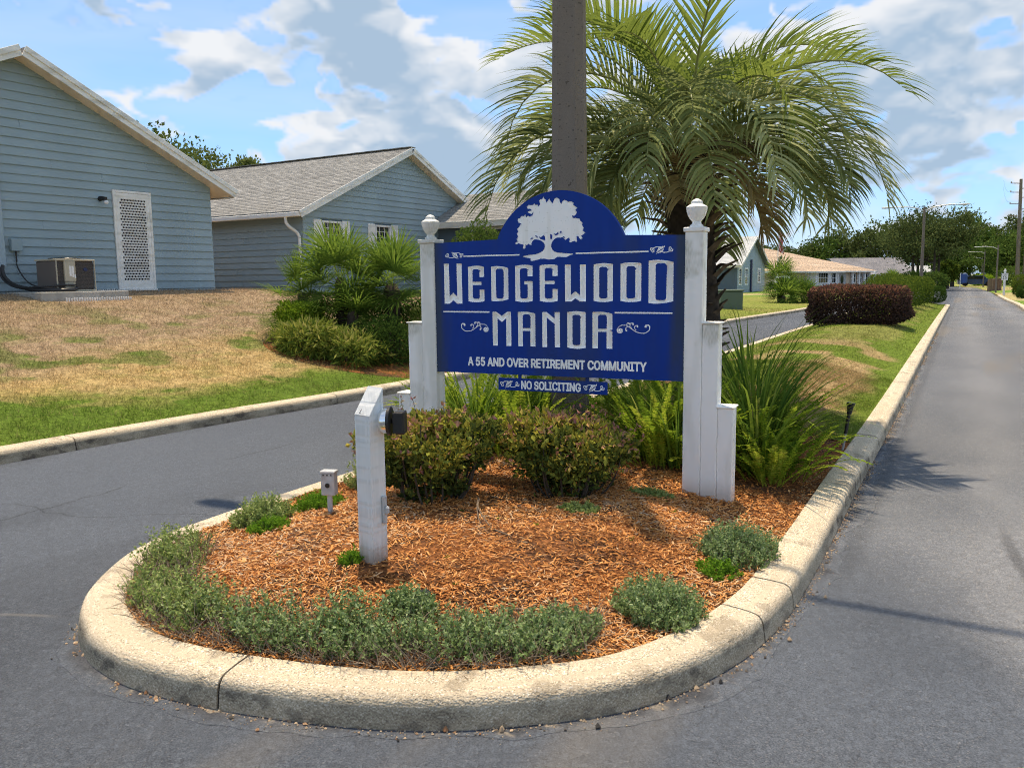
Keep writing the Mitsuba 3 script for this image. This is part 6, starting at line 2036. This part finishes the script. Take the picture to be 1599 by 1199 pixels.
bush('clipped_hedge', 'low dark clipped hedge at the right edge in front of the taller one', 'hedge', (3.28, 58.7, .50), (.62, .62, .42), 3200, .10, .05, 'mat_hedge_dark', 291, box=True, zbase=.1, lump=.1, twig=3)

# --- poles, signs and small things by the road
lamp_pole('lamp_pole', 'concrete lamp pole with two arms rising from the far median hedges', -3.35, 79.3, .1, 7.25, .26, .17, (1, -1), 2.35, rise=.45, head=1.5)
for i, (x, y, H, L, lab) in enumerate(((2.25, 81.5, 4.0, 1.2, 'nearest lamp pole on the right verge, its arm over the road'), (1.85, 115.7, 4.4, 1.2, 'second lamp pole on the right verge'), (1.95, 138, 4.1, 1.4, 'third lamp pole on the right verge near the bend'))):
    lamp_pole('roadside_lamp', lab, x, y, .0, H, .13, .10, (-1,), L, rise=.25, group='lamps along the right verge', head=.9)
pp = thing('power_pole', 'tall dark power pole with insulator arms at the right edge', 'power pole')
obj('pole', tube(MB(), [(4.38, 94.6, -.1), (4.28, 94.9, 5), (4.19, 95.2, 10.6)], [.20, .17, .13], 10), 'mat_pole_wood', pp, smooth=50)
for z in (7.1, 8.25, 9.35, 10.2):
    for sx in ((-1,) if z != 7.7 else (1,)):
        a = obj('crossarm', tube(MB(), [(4.22 - .1, 95.1, z), (3.35, 94.95, z + .05)], .035, 6), 'mat_pole_wood', pp)
        obj('insulator', lathe(MB(), [(0, 0), (.07, .02), (.04, .06), (.07, .09), (.03, .16), (0, .17)], (3.38, 94.96, z + .06), 8), 'mat_grey_pvc', a)
    a = obj('crossarm', tube(MB(), [(4.22 + .1, 95.1, z - .5), (5.1, 95.3, z - .45)], .035, 6), 'mat_pole_wood', pp)
    obj('insulator', lathe(MB(), [(0, 0), (.07, .02), (.04, .06), (.07, .09), (.03, .16), (0, .17)], (5.06, 95.3, z - .45), 8), 'mat_grey_pvc', a)
pp2 = thing('power_pole', 'plain wooden pole right beside the tall power pole', 'power pole')
obj('pole', tube(MB(), [(5.0, 96.5, -.1), (4.98, 96.6, 3), (4.95, 96.7, 6.1)], [.12, .11, .09], 10), 'mat_pole_concrete', pp2, smooth=50)
for k, z in enumerate((8.27, 9.38)):
    w_ = thing('power_line', ('lower' if k == 0 else 'upper') + ' thin cable strung from the power pole arms along the road', 'cable')
    obj('cable', tube(MB(), [(3.38 + .02 * (y - 95), y, z + .2 + .0006 * (y - 40) ** 2 - .0006 * 55 ** 2) for y in np.linspace(95, 165, 16)], .012, 4), 'mat_black_plastic', w_)
sp = thing('speed_sign', 'small white speed limit sign on a white post with pointed top', 'sign')
obj('post', bx(MB(), frame(A3(2.53, 72.4, 0), [1, 0, 0], [0, -1, 0], UPV), -.07, .07, -.07, .07, 0, 1.78, .01), 'mat_paint_white', sp)
obj('finial', lathe(MB(), [(.10, 0), (.10, .03), (.04, .05), (.07, .10), (.06, .16), (0, .19)], (2.53, 72.4, 1.78), 10), 'mat_paint_white', sp)
SP = frame(A3(2.53, 72.4, 1.40), [1, 0, 0], [0, -1, 0], UPV)
pl_ = obj('plate', bx(MB(), SP, -.21, .21, .075, .09, -.26, .24, .004), 'mat_paint_white', sp)


def words(text, m, x0, x1, z0, z1, y, mt, parent, depth=.006):
    q = text_mesh(text, 1.0, depth=1.0, bold=True)
    v = np.array(q.vertices)
    a, b = v.min(0), v.max(0)
    v = (v - a) / (b - a)
    obj('lettering', (tf(m, np.column_stack([x0 + v[:, 0] * (x1 - x0), y + v[:, 2] * depth - .001, z0 + v[:, 1] * (z1 - z0)])), np.array(q.faces)), mt, parent)


words('SPEED', SP, -.16, .16, .14, .20, .09, 'mat_black_plastic', pl_)
words('LIMIT', SP, -.13, .13, .05, .11, .09, 'mat_black_plastic', pl_)
words('15', SP, -.13, .13, -.20, .02, .09, 'mat_black_plastic', pl_)
t = thing('brown_fence', 'short brown board fence behind the first right verge lamp', 'fence')
for k in range(11):
    obj('board', bx(MB(), frame(A3(1.75 + .12 * k, 88.5 + .6 * k, 0), [.2, .98, 0], [.98, -.2, 0], UPV), 0, .57, 0, .04, -.05, 1.12 + .06 * rng.random()), 'mat_fence_brown', t)
t = thing('parked_car', 'dark blue car parked beyond the bend at the end of the road', 'car')
CF = frame(A3(1.2, 128.5, .05), [1, .1, 0], [-.1, 1, 0], UPV)
body = Polygon([(-2.1, .28), (2.1, .28), (2.15, .75), (1.25, .85), (.75, 1.32), (-.95, 1.35), (-1.6, .9), (-2.15, .8)]).buffer(.05)
obj('body', slab(MB(), body, lambda x, z: .78, lambda x, z: -.78, CF, .5), 'mat_car_blue', t)
obj('window', slab(MB(), Polygon([(1.05, .88), (.68, 1.26), (-.88, 1.28), (-1.35, .92)]), lambda x, z: .80, lambda x, z: -.80, CF, .5), 'mat_glass_dark', t)
for sx in (-1.3, 1.3):
    for sy in (-.7, .7):
        w_ = MB()
        lathe(w_, [(0, -.1), (.3, -.1), (.31, 0), (.3, .1), (0, .1)], (0, 0, 0), 14)
        w_.v[0] = tf(CF, np.column_stack([sx + w_.v[0][:, 0], sy + w_.v[0][:, 2], .3 + w_.v[0][:, 1]]))
        obj('wheel', w_, 'mat_tyre', t)
t = thing('blue_banner', 'small blue banner on a post at the far bend of the road', 'banner')
obj('post', tube(MB(), [(-.62, 118, 0), (-.62, 118, 1.75)], .05, 6), 'mat_paint_white', t)
bp = MB()
xs_ = np.linspace(0, .75, 9)
V = np.array([[(-.60 + x, 118 + .06 * math.sin(x * 9), z) for z in (.55, 1.1, 1.68)] for x in xs_]).reshape(-1, 3)
i, j = np.meshgrid(np.arange(8), np.arange(2), indexing='ij')
q = np.stack([i * 3 + j, (i + 1) * 3 + j, (i + 1) * 3 + j + 1, i * 3 + j + 1], -1).reshape(-1, 4)
obj('cloth', bp.add(np.vstack([V, V + A3(0, .02, 0)]), np.vstack([q, q[:, ::-1] + 27])), 'mat_paint_blue', t)
t = thing('mailbox', 'white mailbox on a post at the right of the far bend', 'mailbox')
obj('post', tube(MB(), [(2.5, 96, 0), (2.5, 96, .85)], .05, 6), 'mat_paint_white', t)
obj('housing', bx(MB(), frame(A3(2.5, 96, .85), [1, 0, 0], [0, -1, 0], UPV), -.16, .16, -.25, .25, 0, .3, .06), 'mat_paint_white', t)
for i, (x, y, lab) in enumerate(((-9.2, 104, 'white slim post in front of the grey roofed house'), (-4.9, 110, 'white slim post in front of the pale roofed house'))):
    t = thing('white_post', lab, 'post')
    obj('shaft', bx(MB(), frame(A3(x, y, 0), [1, 0, 0], [0, -1, 0], UPV), -.12, .12, -.12, .12, 0, 1.75, .02), 'mat_paint_white', t)
    obj('finial', lathe(MB(), [(.16, 0), (.16, .06), (.07, .1), (.11, .2), (.08, .3), (0, .36)], (x, y, 1.75), 10), 'mat_paint_white', t)
t = thing('flagpole', 'white flagpole carrying a hanging red and white striped flag', 'flagpole')
obj('pole', tube(MB(), [(-19.1, 99.5, 0), (-19.1, 99.5, 9.4)], .05, 8), 'mat_paint_white', t)
V, uvt = [], []
for a in np.linspace(0, 1, 13):
    for b in np.linspace(0, 1, 9):
        V.append((-19.03 + .55 * a - .15 * a * (1 - b), 99.5 + .22 * math.sin(a * 11 + b * 2) * (.4 + .6 * a), 6.75 - 2.3 * b - .35 * a))
        uvt.append(a * .5 + b * .5)
i, j = np.meshgrid(np.arange(12), np.arange(8), indexing='ij')
q = np.stack([i * 9 + j, (i + 1) * 9 + j, (i + 1) * 9 + j + 1, i * 9 + j + 1], -1).reshape(-1, 4)
V = np.array(V)
fb = MB()
fb.add(np.vstack([V, V + A3(.004, .02, 0)]), np.vstack([q, q[:, ::-1] + len(V)]), .5, np.r_[uvt, uvt])
obj('flag', fb, 'mat_flag_red', t)
